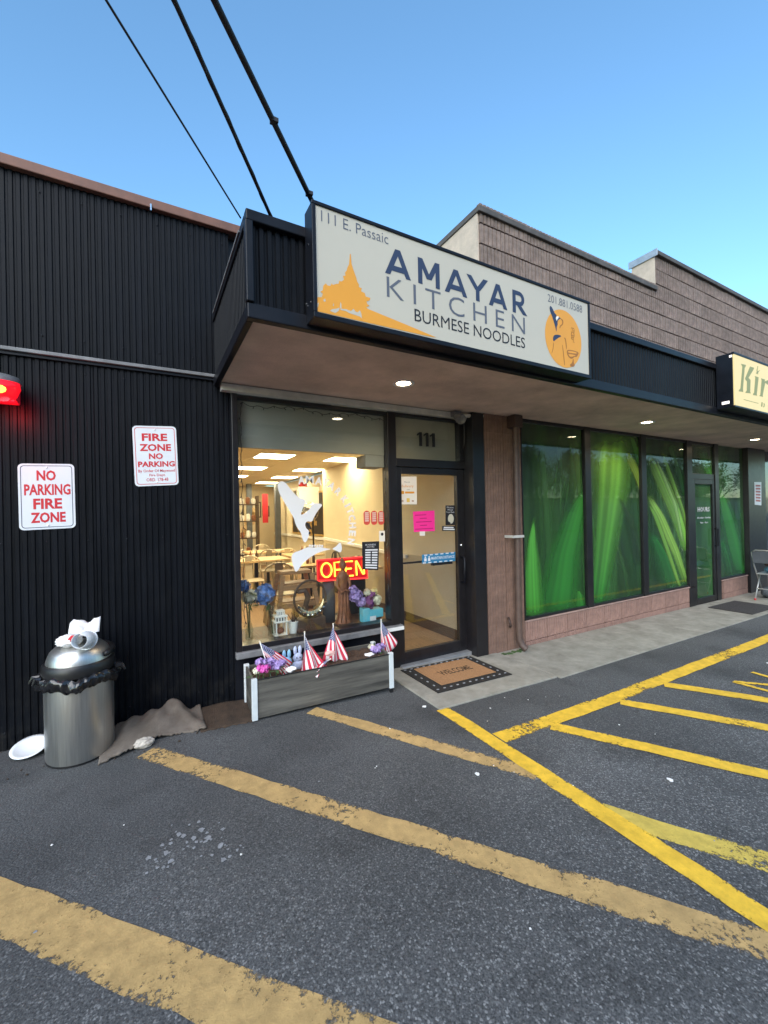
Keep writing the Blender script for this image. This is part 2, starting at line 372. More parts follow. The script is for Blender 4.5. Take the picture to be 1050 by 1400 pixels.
# ------------------------------------------------------------------ ground, walk, markings
xs = [-90, -30, -8, -2, 0] + [i*.34 for i in range(1, 11)] + [5, 6.5, 8, 9.4, 15, 40, 120]
ys = [-120, -40, -10, -4, 0, 2, 3.0, 3.745]
g = MB(); v = [(x, y, gnd(x)) for y in ys for x in xs]; n = len(xs)
g.add(v, [(j*n+i, j*n+i+1, (j+1)*n+i+1, (j+1)*n+i) for j in range(len(ys)-1) for i in range(n-1)])
ground = struct('ground', g, M['asphalt'])

def line(name, p, q, w, mt, wob=.006, h=.004, label=None):
    p = Vector((*p, 0)); q = Vector((*q, 0)); d = q-p; L = d.length; d.normalize(); a = Vector((-d.y, d.x, 0)); n = max(4, int(L/.12))
    rn = random.Random(int(L*1e4)); v = []; uvs = []
    for i in range(n+1):
        c = p+d*L*i/n
        for k in (0, .5, 1):
            o = (k-.5)*w + (rn.uniform(-wob, wob) if k != .5 else 0)
            P = c+a*o; v.append((P.x, P.y, gnd(P.x)+h)); uvs.append((L*i/n, k))
    f = []
    for i in range(n):
        for k in (0, 1): f.append((i*3+k, i*3+3+k, i*3+4+k, i*3+k+1))
    me = bpy.data.meshes.new(name); me.from_pydata(v, [], f); me.materials.append(mt)
    uv = me.uv_layers.new(name='UVMap')
    for lp in me.loops: uv.data[lp.index].uv = uvs[lp.vertex_index]
    me.update()
    o = bpy.data.objects.new(name, me); link(o, ground)
    if label: o['label'] = label
    return o
line('painted_line', (2.06, 2.74), (2.06, -3), .125, M['yellow'], label='bright yellow line running out from the doorstep')
line('painted_line', (2.13, 2.18), (12, 2.20), .14, M['yellow'], h=.0045, label='bright yellow line along the walk')
line('hatch_line', (2.60, 2.12), (5.2, -2.1), .125, M['yellow'], h=.005)
line('hatch_line', (3.46, 2.11), (6.0, -2.0), .125, M['yellow'], h=.005)
line('hatch_line', (4.15, 2.11), (6.7, -2.0), .125, M['yellow'], h=.005)
line('hatch_line', (2.065, 1.37), (4.2, -2.1), .145, M['faded_yellow'], h=.0025)
line('old_line', (1.12, 3.24), (2.02, 1.76), .125, M['old_yellow'], h=.003, label='faded ochre line under the bright yellow one')
line('old_line', (-.04, 3.2), (2.9, -.60), .145, M['old_yellow'], h=.003)
line('old_line', (-1.05, 2.79), (2.6, -1.15), .19, M['old_yellow'], wob=.009, h=.003)
# part of the painted lettering at the right edge
for a, b in (((4.76,1.81),(4.79,1.0)), ((4.77,1.80),(5.35,1.15)), ((5.19,1.82),(5.10,1.1))):
    line('painted_letter', a, b, .055, M['yellow'], wob=.003, h=.006)
# dried splatter and litter
def flat_blob(name, x, y, r, mt, parent, seed, h=.003, thick=.0):
    rn = random.Random(seed); n = 11; mb = MB()
    pts = [(x+r*rn.uniform(.45, 1.2)*math.cos(2*math.pi*i/n), y+r*rn.uniform(.45, 1.2)*math.sin(2*math.pi*i/n)) for i in range(n)]
    mb.extr([(a, b, gnd(a)+h) for a, b in pts], (0, 0, thick or .001)); return mb.build(name, mt, parent)
M['splatter'] = mat('splatter', (.24,.25,.265), .9, var=.3, scale=40)
rn = random.Random(3)
for i in range(52):
    c = rn.choice([(.10,2.30,.09),(.22,2.28,.07),(.27,2.06,.10),(.30,2.18,.11),(.02,2.14,.08),(.12,2.22,.10)])
    flat_blob('splatter', c[0]+rn.gauss(0,c[2]*.6), c[1]+rn.gauss(0,c[2]*.5), rn.choice([.004,.006,.008,.011,.016]), M['splatter'], ground, i)
for i in range(26):
    x = rn.uniform(-.6, 3.2); y = rn.uniform(.9, 2.7)
    flat_blob('litter_chip', x, y, rn.uniform(.003, .007), rn.choice([M['paper'], M['splatter'], M['rock']]), ground, 100+i, thick=.003)
for i, (a, b) in enumerate([(652,1061), (916,1063), (580,967), (690,929), (1050,900)]):
    d = ray(a, b); t = (gnd(2)-CAMH)/d.z
    flat_blob('paper_scrap', d.x*t, d.y*t, .016, M['paper'], ground, 300+i, thick=.006)

walk = tag(thing('sidewalk', (2, 2.7, -.06), None, None), kind='structure')
def slab(x0, x1, y0, y1, th, mt, name='concrete_slab'):
    n = max(1, int((x1-x0)/.5)); mb = MB()
    X = [x0+(x1-x0)*i/n for i in range(n+1)]
    v = [(x, y, gnd(x)+z) for z in (th, -.08) for y in (y0, y1) for x in X]; k = n+1
    f = [(i, i+1, k+i+1, k+i) for i in range(n)]+[(i, 2*k+i, 2*k+i+1, i+1) for i in range(n)]+[(0, k, 3*k, 2*k), (n, 2*k+n, 3*k+n, k+n)]
    mb.add(v, f); return mb.build(name, mt, walk, bevel=.006)
slab(2.03, 3.46, 2.735, 3.735, .014, M['concrete'])
x = 3.468
for w in (1.35, 1.5, 1.5, 1.5, 1.5, 1.5, 1.5):
    slab(x, x+w-.008, 2.70, 3.545, .012, M['concrete']); x += w
for i in range(5):
    flat_blob('moss_patch', 3.5+.07*i, 3.47-.02*(i % 2), .04, M['leaf'], walk, 40+i, h=.013, thick=.006)

# ------------------------------------------------------------------ black restaurant front
WY = 3.74
rest = thing('restaurant_building', (-1, WY, 0), 'low black ribbed metal shopfront with brown roof edge on the left', 'building')
def ribbed(x0, x1, z0, z1, y, period=.042, depth=.007, axis='x'):
    """one sheet of ribbed metal cladding, ribs upright"""
    mb = MB(); prof = []; n = max(1, round((x1-x0)/period)); p = (x1-x0)/n
    for i in range(n):
        a = x0+i*p; prof += [(a, 0), (a+p*.50, 0), (a+p*.62, depth), (a+p*.88, depth)]
    prof.append((x1, 0))
    k = len(prof)
    P = (lambda a, d, z: (a, y+d, z)) if axis == 'x' else (lambda a, d, z: (y+d, a, z))
    v = [P(a, d, z) for z in (z0, z1) for a, d in prof]
    mb.add(v, [(i, i+1, k+i+1, k+i) for i in range(k-1)])
    return mb
# backing wall of the building
MB().box(-9, .60, WY+.02, WY+.2, -.1, 3.95).build('wall', M['black_trim'], rest)
MB().box(.601, 3.32, WY+.02, WY+.2, 2.70, 3.95).build('upper_wall', M['black_trim'], rest)
x = -4.2
while x < .6:
    x1 = min(x+.966, .630)
    ribbed(x, x1-.004, -.03, 2.70, WY-.012+random.uniform(-.003, .003)).build('metal_panel', M['black_metal'], rest)
    ribbed(x, x1-.002, 2.745, 3.96, WY-.034+random.uniform(-.002, .002)).build('metal_panel', M['black_metal'], rest)
    x = x1
MB().box(-9, .50, WY-.055, WY-.0, 2.712, 2.738).build('drip_ledge', M['grey_trim'], rest, bevel=.004)
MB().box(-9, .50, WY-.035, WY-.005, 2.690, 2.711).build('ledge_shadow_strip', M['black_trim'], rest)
MB().box(-9, 1.2, WY-.075, WY+.05, 3.962, 4.035).build('roof_fascia', M['brown_fascia'], rest, bevel=.006)
MB().box(-9, 3.3, WY+.055, 9, 3.80, 3.94).build('roof', M['black_trim'], rest)
MB().box(.05, .06, WY-.085, WY-.07, 3.935, 3.985).build('fascia_clip', M['chrome'], rest)
scr = MB().lathe([(.006, 0), (.006, .003), (.003, .005)], n=6).mesh('screw', M['black_trim'])
for k in range(9):
    for z in (.12, 1.4, 2.62, 2.85, 3.86):
        piece('screw', scr, rest, (-1.35+.2415*k-.004, WY-(.014 if z < 2.7 else .037), z), (R(90), 0, 0))
# window: jambs, spandrel, glass, sill
win = MB().box(.625, .675, WY-.05, WY+.08, .36, 2.60).box(2.150, 2.250, WY-.05, WY+.08, -.07, 2.60).box(.675, 2.150, WY-.03, WY+.06, 2.565, 2.60).box(.675, 2.150, WY-.05, WY+.08, .40, .445).build('window', M['frame'], rest, bevel=.004)
MB().box(.676, 2.149, WY+.005, WY+.011, .446, 2.564).build('pane', M['glass'], win)
MB().box(.62, 2.27, WY-.085, WY-.02, .345, .399).build('window_sill', M['grey_trim'], win, bevel=.006)
MB().box(2.06, 2.27, WY-.098, WY-.086, .352, .385).build('sill_tape', M['white'], win)
MB().box(.62, 2.15, WY-.02, WY+.05, -.09, .343).build('bulkhead_panel', M['black_trim'], rest)
MB().box(.676, 2.149, WY+.03, WY+.06, 2.155, 2.563).build('spandrel_panel', M['grey_panel'], win)
MB().box(1.93, 2.145, WY+.03, WY+.25, 2.03, 2.152).build('shutter_box', M['grey_panel'], win)
# white trim under the canopy
MB().box(.54, 3.30, WY-.10, WY-.03, 2.602, 2.662).build('trim_board', M['white_trim'], rest, bevel=.005)
# door
door = MB().box(2.252, 2.318, WY-.03, WY+.03, -.035, 2.035).box(3.062, 3.16, WY-.03, WY+.03, -.035, 2.035).box(2.318, 3.062, WY-.03, WY+.03, 1.965, 2.035).box(2.318, 3.062, WY-.03, WY+.03, -.035, .085).build('door', M['frame'], rest, bevel=.004)
MB().box(2.319, 3.061, WY-.003, WY+.003, .086, 1.964).build('pane', glass_mat('door_glass', (.84,.865,.885), .05), door)
MB().box(2.319, 3.062, WY+.05, WY+.075, 1.0, 1.018).box(2.75, 3.03, WY+.04, WY+.08, .955, 1.02).build('push_bar', M['black_plastic'], door)
MB().tube([(3.10, WY-.03, 1.03), (3.10, WY-.085, 1.03), (3.10, WY-.085, .75), (3.10, WY-.03, .75)], .014, 8).build('handle', M['black_trim'], door, smooth=True)
MB().lathe([(.018, 0), (.018, .012), (.012, .018)], n=16).mesh('lock', M['chrome'])
lk = piece('lock', bpy.data.meshes['lock'], door, (3.105, WY-.03, 1.17), (R(90), 0, 0))
MB().box(2.252, 3.20, WY-.045, WY+.06, 2.038, 2.125).build('door_head', M['frame'], rest, bevel=.004)
tr = MB().box(2.252, 3.16, WY-.045, WY+.06, 2.575, 2.60).box(3.10, 3.16, WY-.045, WY+.06, 2.127, 2.574).build('transom', M['frame'], rest, bevel=.003)
MB().box(2.252, 3.099, WY, WY+.006, 2.127, 2.574).build('pane', M['glass'], tr)
MB().box(2.252, 3.099, WY+.035, WY+.05, 2.127, 2.574).build('transom_panel', mat('transom_panel', (.33,.30,.25), .6, var=.05), tr)
MB().box(3.162, 3.33, 3.545, WY+.1, -.1, 2.66).build('corner_panel', M['frame'], rest, bevel=.004)
MB().box(2.24, 3.17, WY-.10, WY+.10, -.085, -.036).build('threshold', M['coping_metal'], rest, bevel=.004)
num = MB().box(2.2, 2.2, 0, 0, 0, 0)
for i, xx in enumerate((2.545, 2.632, 2.719)):
    o = MB().box(xx+.028, xx+.058, WY-.014, WY-.002, 2.275, 2.425).extr([(xx, WY-.014, 2.385), (xx+.03, WY-.014, 2.405), (xx+.03, WY-.014, 2.425), (xx, WY-.014, 2.403)], (0, .012, 0)).build('house_number', M['ink'])
    tag(o, ['black digit one over the door, left of three', 'black digit one over the door, middle of three', 'black digit one over the door, right of three'][i], 'house number', 'door number digits')

# ------------------------------------------------------------------ canopy over both fronts
can = thing('canopy', (.5, 2.35, 2.66), 'black ribbed canopy with stucco underside above both shopfronts', 'canopy')
CX0, CX1, CY, CZ0, CZ1 = .50, 14.0, 2.35, 2.668, 3.235
MB().box(CX0+.02, CX1, CY+.02, 3.66, CZ0, CZ0+.03).build('soffit', M['soffit'], can)
MB().box(CX0+.02, CX1, CY+.03, 3.66, CZ1-.06, CZ1-.01).build('deck', M['black_trim'], can)
x = CX0+.02
while x < 9.5:
    x1 = x+.966
    ribbed(x, x1-.002, CZ0+.055, CZ1-.05, CY, .046, .012).build('metal_panel', M['black_metal'], can); x = x1
ribbed(CY+.01, 3.72, CZ0+.05, CZ1-.05, CX0, .046, .012, 'y').build('metal_panel', M['black_metal'], can)
MB().box(CX0-.012, CX1, CY-.03, CY+.03, CZ1-.062, CZ1).build('cap_trim', M['black_trim'], can, bevel=.006)
MB().box(CX0-.012, CX0+.03, CY+.031, 3.70, CZ1-.062, CZ1-.001).build('cap_trim', M['black_trim'], can, bevel=.006)
MB().box(CX0-.012, CX1, CY-.024, CY+.03, CZ0-.03, CZ0+.055).build('bottom_trim', M['black_trim'], can, bevel=.006)
MB().box(CX0-.012, CX0+.03, CY+.031, 3.70, CZ0-.03, CZ0+.05).build('bottom_trim', M['black_trim'], can, bevel=.006)
MB().box(CX0-.018, CX0+.025, CY-.036, CY+.01, CZ0+.056, CZ1-.063).build('corner_trim', M['black_trim'], can, bevel=.006)
MB().box(CX0-.02, CX0-.013, 2.5, 3.6, CZ1-.03, CZ1-.018).build('edge_flashing', M['grey_trim'], can)

lampm = emat('lamp_lens', (1, .80, .52), 16)
for i, (x, yy) in enumerate(((1.93, 3.02), (5.68, 3.02), (8.95, 3.02))):
    L = thing('downlight', (x, yy, CZ0), ['round lit downlight above the restaurant door', 'round lit downlight above the green windows', 'round lit downlight at the right edge beyond the lit sign'][i], 'light', 'downlights in the canopy')
    MB().lathe([(.062, -.004), (.088, -.012), (.094, -.001), (.062, -.001)], (x, yy, CZ0), 28, caps=False).build('trim_ring', M['lens_frame'], L, smooth=True)
    MB().lathe([(.001, -.003), (.061, -.003), (.061, -.001)], (x, yy, CZ0), 28).build('lens', lampm, L)
    ld = bpy.data.lights.new('downlight', 'SPOT'); ld.energy = 15; ld.color = (1, .78, .5); ld.spot_size = R(150); ld.spot_blend = .6; ld.shadow_soft_size = .05
    lo = bpy.data.objects.new('lamp', ld); lo.location = (x, yy, CZ0-.02); link(lo, L)

# ------------------------------------------------------------------ block building on the right
BY = 3.55
blk = thing('block_building', (3.34, BY, -.1), 'brown ribbed block building with stepped parapet and green shop windows', 'building')
def block_mesh(w, h, ribs, name, mt, d=.012, dep=.05, gw=.006):
    mb = MB(); prof = []; p = w/ribs
    for i in range(ribs):
        a = i*p; prof += [(a+gw, 0), (a+p-gw, 0)] + ([(a+p-gw*.5, d), (a+p+gw*.5, d)] if i < ribs-1 else [])
    prof = prof+[(w-.004, dep), (.004, dep)]; k = len(prof)
    v = [(a, b, z) for z in (0, h) for a, b in prof]
    mb.add(v, [tuple(range(k))[::-1], tuple(range(k, 2*k))]+[(i, (i+1) % k, k+(i+1) % k, k+i) for i in range(k)])
    return mb.mesh(name, mt)
BX0 = 3.345
MB().box(BX0+.005, 14, BY+.03, BY+.22, 2.70, 4.96).box(7.03, 14, BY+.03, BY+.22, 4.961, 5.53).build('wall', M['mortar'], blk)
bvar = []
for i in range(6):
    c = [.92, 1.0, 1.08, .85, 1.04, .97][i]
    bvar.append(block_mesh(.393, .217, [7,8,6,7,5,8][i], 'block', mat('block', (.215*c, .158*c, .132*c), .92, var=.38, scale=11, bump=.8, bscale=110), d=.022, gw=.008))
rn = random.Random(11)
for r in range(11):
    z = 2.98+.2347*r
    if z > 5.4: break
    x = BX0+.002
    if r >= 8.4: x = 7.03
    off = 0
    while x < 13.2:
        piece('block', rn.choice(bvar), blk, (x, BY+.004+rn.uniform(-.004, .004), z+.004)); x += .394
MB().box(BX0-.02, BX0, BY+.02, 9, 2.7, 4.96).build('side_wall', M['stucco'], blk)
MB().box(BX0-.035, 7.02, BY-.03, BY+.25, 4.962, 5.03).build('coping', M['coping'], blk, bevel=.008)
MB().box(BX0-.035, BX0+.25, BY+.251, 9, 4.962, 5.03).build('coping', M['coping'], blk, bevel=.008)
MB().box(7.00, 14, BY-.04, BY+.38, 5.532, 5.60).build('coping', M['coping'], blk, bevel=.008)
MB().box(6.985, 6.999, BY-.05, BY+.40, 5.50, 5.61).build('coping_end', M['coping_metal'], blk, bevel=.003)
MB().box(7.005, 7.028, BY+.006, BY+.36, 5.032, 5.531).build('parapet_end', M['stucco'], blk)
# pilaster
MB().box(3.335, 3.93, BY+.012, BY+.25, -.12, 2.665).build('pilaster_core', mat('pilaster_core', (.15,.09,.07), .95, var=.2), blk)
pm = [block_mesh(.2972, .2335, 7, 'pilaster_block', mat('pilaster_block', (.205*c, .122*c, .092*c), .92, var=.25, scale=11, bump=.6, bscale=110), d=.006) for c in (.95, 1.05, 1.0)]
for r in range(12):
    for c in range(2):
        z = -.12+.2347*r
        if z < 2.6: piece('pilaster_block', rn.choice(pm), blk, (3.337+.2975*c, BY+.002+rn.uniform(-.001, .001), z))
# low wall under the windows
MB().box(3.932, 12.0, BY+.035, BY+.2, -.2, .20).build('low_wall_core', M['mortar'], blk)
lm = [block_mesh(.388, .226, 9, 'low_wall_block', mat('low_wall_block', (.31*c, .185*c, .15*c), .92, var=.22, scale=11, bump=.6, bscale=110), d=.012) for c in (.95, 1.05, 1.0)]
x = 3.934
while x < 12:
    if not 7.83 < x+.2 < 8.95:
        piece('low_wall_block', rn.choice(lm), blk, (x, BY+.002, -.035))
        piece('low_wall_block', rn.choice(lm), blk, (x, BY+.002, -.27))
    x += .394
MB().box(3.932, 8.0, BY-.012, BY+.1, .196, .216).build('low_wall_cap', M['block_pink'], blk, bevel=.005)
MB().box(8.94, 10.04, BY-.012, BY+.1, .196, .216).build('low_wall_cap', M['block_pink'], blk, bevel=.005)

# green printed windows
def film(name, base, lo):
    m = bpy.data.materials.new(name); m.use_nodes = True; nt = m.node_tree; N = nt.nodes; L = nt.links; p = N['Principled BSDF']
    tc = N.new('ShaderNodeTexCoord'); mp = N.new('ShaderNodeMapping'); mp.inputs['Scale'].default_value = (1.4, 1, .35); mp.inputs['Rotation'].default_value = (0, R(18), 0); L.new(tc.outputs['Object'], mp.inputs[0])
    nz = N.new('ShaderNodeTexNoise'); nz.inputs['Scale'].default_value = 2.2; nz.inputs['Detail'].default_value = 2; L.new(mp.outputs[0], nz.inputs['Vector'])
    rp = N.new('ShaderNodeValToRGB'); e = rp.color_ramp.elements; e[0].position = .35; e[0].color = (*lo, 1); e[1].position = .7; e[1].color = (*base, 1)
    L.new(nz.outputs['Fac'], rp.inputs[0]); L.new(rp.outputs[0], p.inputs['Base Color']); p.inputs['Roughness'].default_value = .6; return m
M['film'] = film('green_film', (.035,.105,.024), (.010,.026,.010))
M['film_light'] = film('green_film_light', (.05,.17,.04), (.02,.075,.016))
def blade_mat():
    m = bpy.data.materials.new('blade_print'); m.use_nodes = True; nt = m.node_tree; N = nt.nodes; L = nt.links; p = N['Principled BSDF']
    a = N.new('ShaderNodeVertexColor'); a.layer_name = 'col'
    L.new(a.outputs['Color'], p.inputs['Base Color']); L.new(a.outputs['Alpha'], p.inputs['Alpha']); p.inputs['Roughness'].default_value = .6; return m
M['blade'] = blade_mat()
def blade(spine, ws, col, tip, Y, parent, soft=.5, amax=1.0, x0=0, x1=99):
    """a blade of grass of the window print: photo-space spine with widths, feathered edges"""
    k = 15; n = 16; v = []; c = []; rb_ = random.Random(int(spine[0][0]*10)); st_ = [rb_.uniform(.72, 1.22) for _ in range(k)]
    def lerp(t):
        f = t*(len(spine)-1); i = min(int(f), len(spine)-2); f -= i
        f2 = f*f*(3-2*f) if len(spine) > 2 else f
        return ((spine[i][0]*(1-f)+spine[i+1][0]*f), (spine[i][1]*(1-f)+spine[i+1][1]*f), ws[i]*(1-f)+ws[i+1]*f)
    for i in range(n+1):
        t = i/n; a, b, w = lerp(t)
        for j in range(k):
            s = j/(k-1)-.5
            P = at(a+s*w, b, Y); P.x = min(max(P.x, x0), x1); v.append(P)
            al = min(1, (1-abs(s)*2)/soft)*amax*min(1, (1-t)*6+.0, t*8+.4)
            rib = (1+.35*math.exp(-((s-.1)/.06)**2)+.25*s)*st_[j]
            c.append([((1-t)*col[q]+t*tip[q])*rib for q in range(3)]+[max(0, al)])
    f = [(i*k+j, i*k+j+1, (i+1)*k+j+1, (i+1)*k+j) for i in range(n) for j in range(k-1)]
    me = bpy.data.meshes.new('printed_blade'); me.from_pydata(v, [], f); me.materials.append(M['blade'])
    at_ = me.color_attributes.new('col', 'FLOAT_COLOR', 'POINT')
    for i, q in enumerate(c): at_.data[i].color = q
    me.update(); o = bpy.data.objects.new('printed_blade', me); return link(o, parent)
WTOP, WBOT = 2.655, .218
edges = [(3.945, 5.14), (5.265, 6.49), (6.62, 7.83)]
Z7 = lambda pts: zz(700, 540, 3.0, pts)
G1, G2, G3, G4 = (.022,.19,.022), (.05,.26,.026), (.22,.41,.05), (.018,.095,.017)
prints = [
 [([(110,900),(150,650),(130,350),(110,120)], [150,130,110,90], G4, (.06,.15,.03), .9, .9), ([(300,870),(290,600),(270,330),(240,110)], [90,90,80,70], G4, (.07,.16,.03), .8, .8), ([(180,890),(215,650),(262,480),(303,370)], [170,120,80,10], G1, G2, .5, .95), ([(88,905),(82,720),(82,600),(90,500)], [80,66,34,4], G2, (.12,.45,.06), .5, 1), ([(280,880),(276,820),(272,800)], [60,34,6], G1, G2, .6, .9), ([(230,480),(190,250),(200,120)], [60,50,40], G4, (.08,.16,.05), .9, .5)],
 [([(520,830),(515,620),(500,400),(480,150)], [80,90,80,60], (.02,.08,.02), (.05,.14,.03), .9, .9), ([(350,860),(378,640),(410,380),(425,120)], [60,90,130,150], G1, (.16,.36,.05), .45, 1), ([(545,420),(520,340),(490,270),(470,230)], [20,34,34,10], (.35,.50,.08), (.25,.42,.05), .5, 1), ([(540,330),(520,260),(500,200),(490,165)], [20,30,30,20], G2, (.10,.25,.03), .6, .9), ([(530,700),(480,500),(440,420)], [60,40,10], (.03,.07,.03), (.05,.10,.03), .9, .7)],
 [([(712,770),(670,640),(610,500),(560,410)], [26,34,34,20], G3, (.36,.62,.10), .4, 1), ([(720,640),(690,520),(630,380),(560,240)], [40,60,60,34], (.20,.48,.05), (.30,.50,.10), .5, 1), ([(660,780),(620,660),(570,560)], [120,90,40], (.03,.16,.03), G1, .7, .8), ([(705,420),(690,330),(660,250),(640,180)], [30,50,60,50], G4, (.06,.16,.03), .8, .9), ([(690,790),(640,640),(590,500),(558,440)], [14,20,22,10], (.22,.42,.06), (.2,.42,.05), .6, .9), ([(720,560),(700,470),(650,330),(610,220)], [12,20,24,16], (.24,.44,.06), (.18,.36,.05), .6, .9), ([(700,600),(670,450),(620,330),(590,260)], [10,16,18,8], (.42,.66,.20), (.4,.6,.2), .6, .8)],
]
for i, (a, b) in enumerate(edges):
    w = thing('shop_window', (a, BY, WBOT), None, None)
    w.parent = blk; w.matrix_parent_inverse = PINV[blk.name]; w.location = (a, BY, WBOT); PINV[w.name] = Matrix.Translation(-Vector((a, BY, WBOT)))
    MB().box(a, b, BY+.040, BY+.046, WBOT+.03, WTOP-.03).build('printed_film', M['film'], w)
    rb2 = random.Random(40+i); u0 = Z7([(40, 0), (325, 0), (555, 0)])[i][0]; u1 = Z7([(305, 0), (535, 0), (720, 0)])[i][0]
    extra = []
    for _ in range(7):
        a0 = rb2.uniform(u0, u1); lean = rb2.uniform(-30, 30); yb = rb2.uniform(790, 850); yt = rb2.uniform(590, 740)
        g_ = rb2.uniform(.7, 1.9); extra.append(([(a0, yb), (a0+lean*.4, (yb+yt)/2), (a0+lean, yt)], [rb2.uniform(14, 40), rb2.uniform(10, 30), 4], (.022*g_,.085*g_,.018*g_), (.05*g_,.12*g_,.03*g_)))
    for q, (sp, ws, c1, c2) in enumerate(extra): blade(sp, ws, c1, c2, BY+.0385-.0002*q, w, 1.0, .8, a+.003, b-.003)
    for q, (sp, ws, c1, c2, so, am) in enumerate(prints[i]):
        blade(Z7(sp), [k*1.25/3 for k in ws], c1, c2, BY+.0365-.001*q, w, min(1, so*1.15), am, a+.003, b-.003)
    MB().poly([(a, BY+.02, WBOT+.03), (b, BY+.02, WBOT+.03), (b, BY+.02, WTOP-.03), (a, BY+.02, WTOP-.03)]).build('pane', M['glass'], w)
    MB().box(a, b, BY+.0, BY+.06, WBOT, WBOT+.029).build('bottom_rail', M['frame'], w, bevel=.003)
    MB().box(a, b, BY+.0, BY+.06, WTOP-.029, WTOP+.01).build('top_rail', M['frame'], w, bevel=.003)
MB().box(5.141, 5.264, BY-.01, BY+.07, WBOT, WTOP+.01).build('mullion', M['frame'], blk, bevel=.004)
MB().box(6.491, 6.619, BY-.01, BY+.07, WBOT, WTOP+.01).build('mullion', M['frame'], blk, bevel=.004)
MB().box(7.831, 8.0, BY-.012, BY+.07, -.13, WTOP+.01).build('mullion', M['frame'], blk, bevel=.004)
MB().box(3.931, 3.944, BY-.005, BY+.07, WBOT, WTOP+.01).build('mullion', M['frame'], blk)
# green door with its transom
gd = MB().box(8.002, 8.10, BY+.0, BY+.05, -.11, 2.02).box(8.72, 8.80, BY+.0, BY+.05, -.11, 2.02).box(8.10, 8.72, BY+.0, BY+.05, 1.94, 2.02).box(8.10, 8.72, BY+.0, BY+.05, -.11, -.02).build('shop_door', M['frame'], blk, bevel=.004)
MB().box(8.101, 8.719, BY+.034, BY+.038, -.019, 1.939).build('printed_film', M['film_light'], gd)
MB().poly([(8.101, BY+.02, -.019), (8.719, BY+.02, -.019), (8.719, BY+.02, 1.939), (8.101, BY+.02, 1.939)]).build('pane', M['glass'], gd)
MB().tube([(8.76, BY, 1.15), (8.76, BY-.05, 1.15), (8.76, BY-.05, .85), (8.76, BY, .85)], .012, 6).build('handle', M['black_trim'], gd)
for zz_, t, hh, x0_, x1_ in ((1.46, 'HOURS', .085, 8.21, 8.63), (1.335, 'Monday - Sunday', .04, 8.19, 8.66), (1.25, '9am - 9pm', .04, 8.29, 8.56)):
    text(t, M['vinyl_white'], gd, (x0_, BY+.016, zz_), (x1_-x0_, 0, 0), (0, 0, hh), bold=.02, res=1)
MB().box(8.002, 8.80, BY+.0, BY+.05, 2.021, 2.12).build('door_head', M['frame'], blk, bevel=.004)
t2 = MB().box(8.002, 8.80, BY+.01, BY+.05, 2.62, 2.665).build('shop_transom', M['frame'], blk)
MB().box(8.002, 8.80, BY+.034, BY+.038, 2.121, 2.619).build('printed_film', M['film'], t2)
blade(Z7([(830,370),(800,300),(770,210)]), [30/3,50/3,60/3], G2, G1, BY+.031, t2, .6, .8, 8.01, 8.79)
blade(Z7([(835,340),(826,280),(822,220)]), [14/3,16/3,16/3], (.20,.40,.05), G1, BY+.030, t2, .6, .8, 8.01, 8.79)
MB().box(8.002, 8.80, BY+.020, BY+.025, 2.121, 2.619).build('pane', M['glass'], t2)
MB().box(8.801, 8.94, BY-.012, BY+.07, -.13, WTOP+.01).build('mullion', M['frame'], blk, bevel=.004)
MB().box(8.941, 10.04, BY+.040, BY+.046, WBOT, WTOP).build('printed_film', M['film'], blk)
for q, (sp, ws, c1, c2, so, am) in enumerate([([(940,740),(910,600),(880,480),(850,370)], [90,110,80,20], G1, G2, .7, .85), ([(900,745),(880,660),(855,580)], [70,50,30], G4, G1, .8, .8), ([(880,420),(870,300),(880,210)], [30,40,40], G4, G4, .9, .7), ([(955,700),(950,560),(930,440)], [30,40,20], G4, (.06,.2,.05), .9, .7)]):
    blade(Z7(sp), [k/3 for k in ws], c1, c2, BY+.038-.001*q, blk, so, am, 8.95, 10.03)
MB().poly([(8.941, BY+.02, WBOT+.03), (10.04, BY+.02, WBOT+.03), (10.04, BY+.02, WTOP), (8.941, BY+.02, WTOP)]).build('pane', M['glass'], blk)
MB().box(8.941, 10.04, BY-.0, BY+.06, WBOT, WBOT+.03).build('window_rail', M['frame'], blk)
MB().box(10.041, 10.82, BY-.05, BY+.15, -.15, 2.665).build('end_panel', M['frame'], blk, bevel=.005)
MB().box(10.83, 16, BY+.05, BY+.09, .2, 2.665).build('far_window', mat('far_window', (.05,.055,.06), .08, spec=.8), blk)
MB().box(10.83, 16, BY+.03, BY+.2, -.2, .199).build('low_wall_core', M['block_pink'], blk)

# downspout
ds = thing('downspout', (3.74, 3.47, gnd(3.74)), 'brown painted downspout on the brick pilaster by the green window', 'pipe')
MB().tube([(3.76, 3.47, 2.665), (3.76, 3.47, 2.5), (3.745, 3.475, .3), (3.745, 3.475, .06), (3.76, 3.45, -.02), (3.78, 3.40, -.06)], .038, 14).build('pipe', M['pipe'], ds, auto=50)
MB().box(3.69, 3.83, 3.42, 3.545, 2.52, 2.664).build('outlet_head', M['cocoa'], ds, bevel=.01)
MB().box(3.62, 3.80, 3.412, 3.424, 1.235, 1.265).box(3.62, 3.64, 3.424, 3.549, 1.235, 1.265).build('strap', M['white_trim'], ds, bevel=.003)
MB().tube([(3.64, 3.535, .30), (3.62, 3.50, .27), (3.63, 3.49, .22), (3.66, 3.53, .19)], .014, 7).build('stub', M['cocoa'], ds, smooth=True)

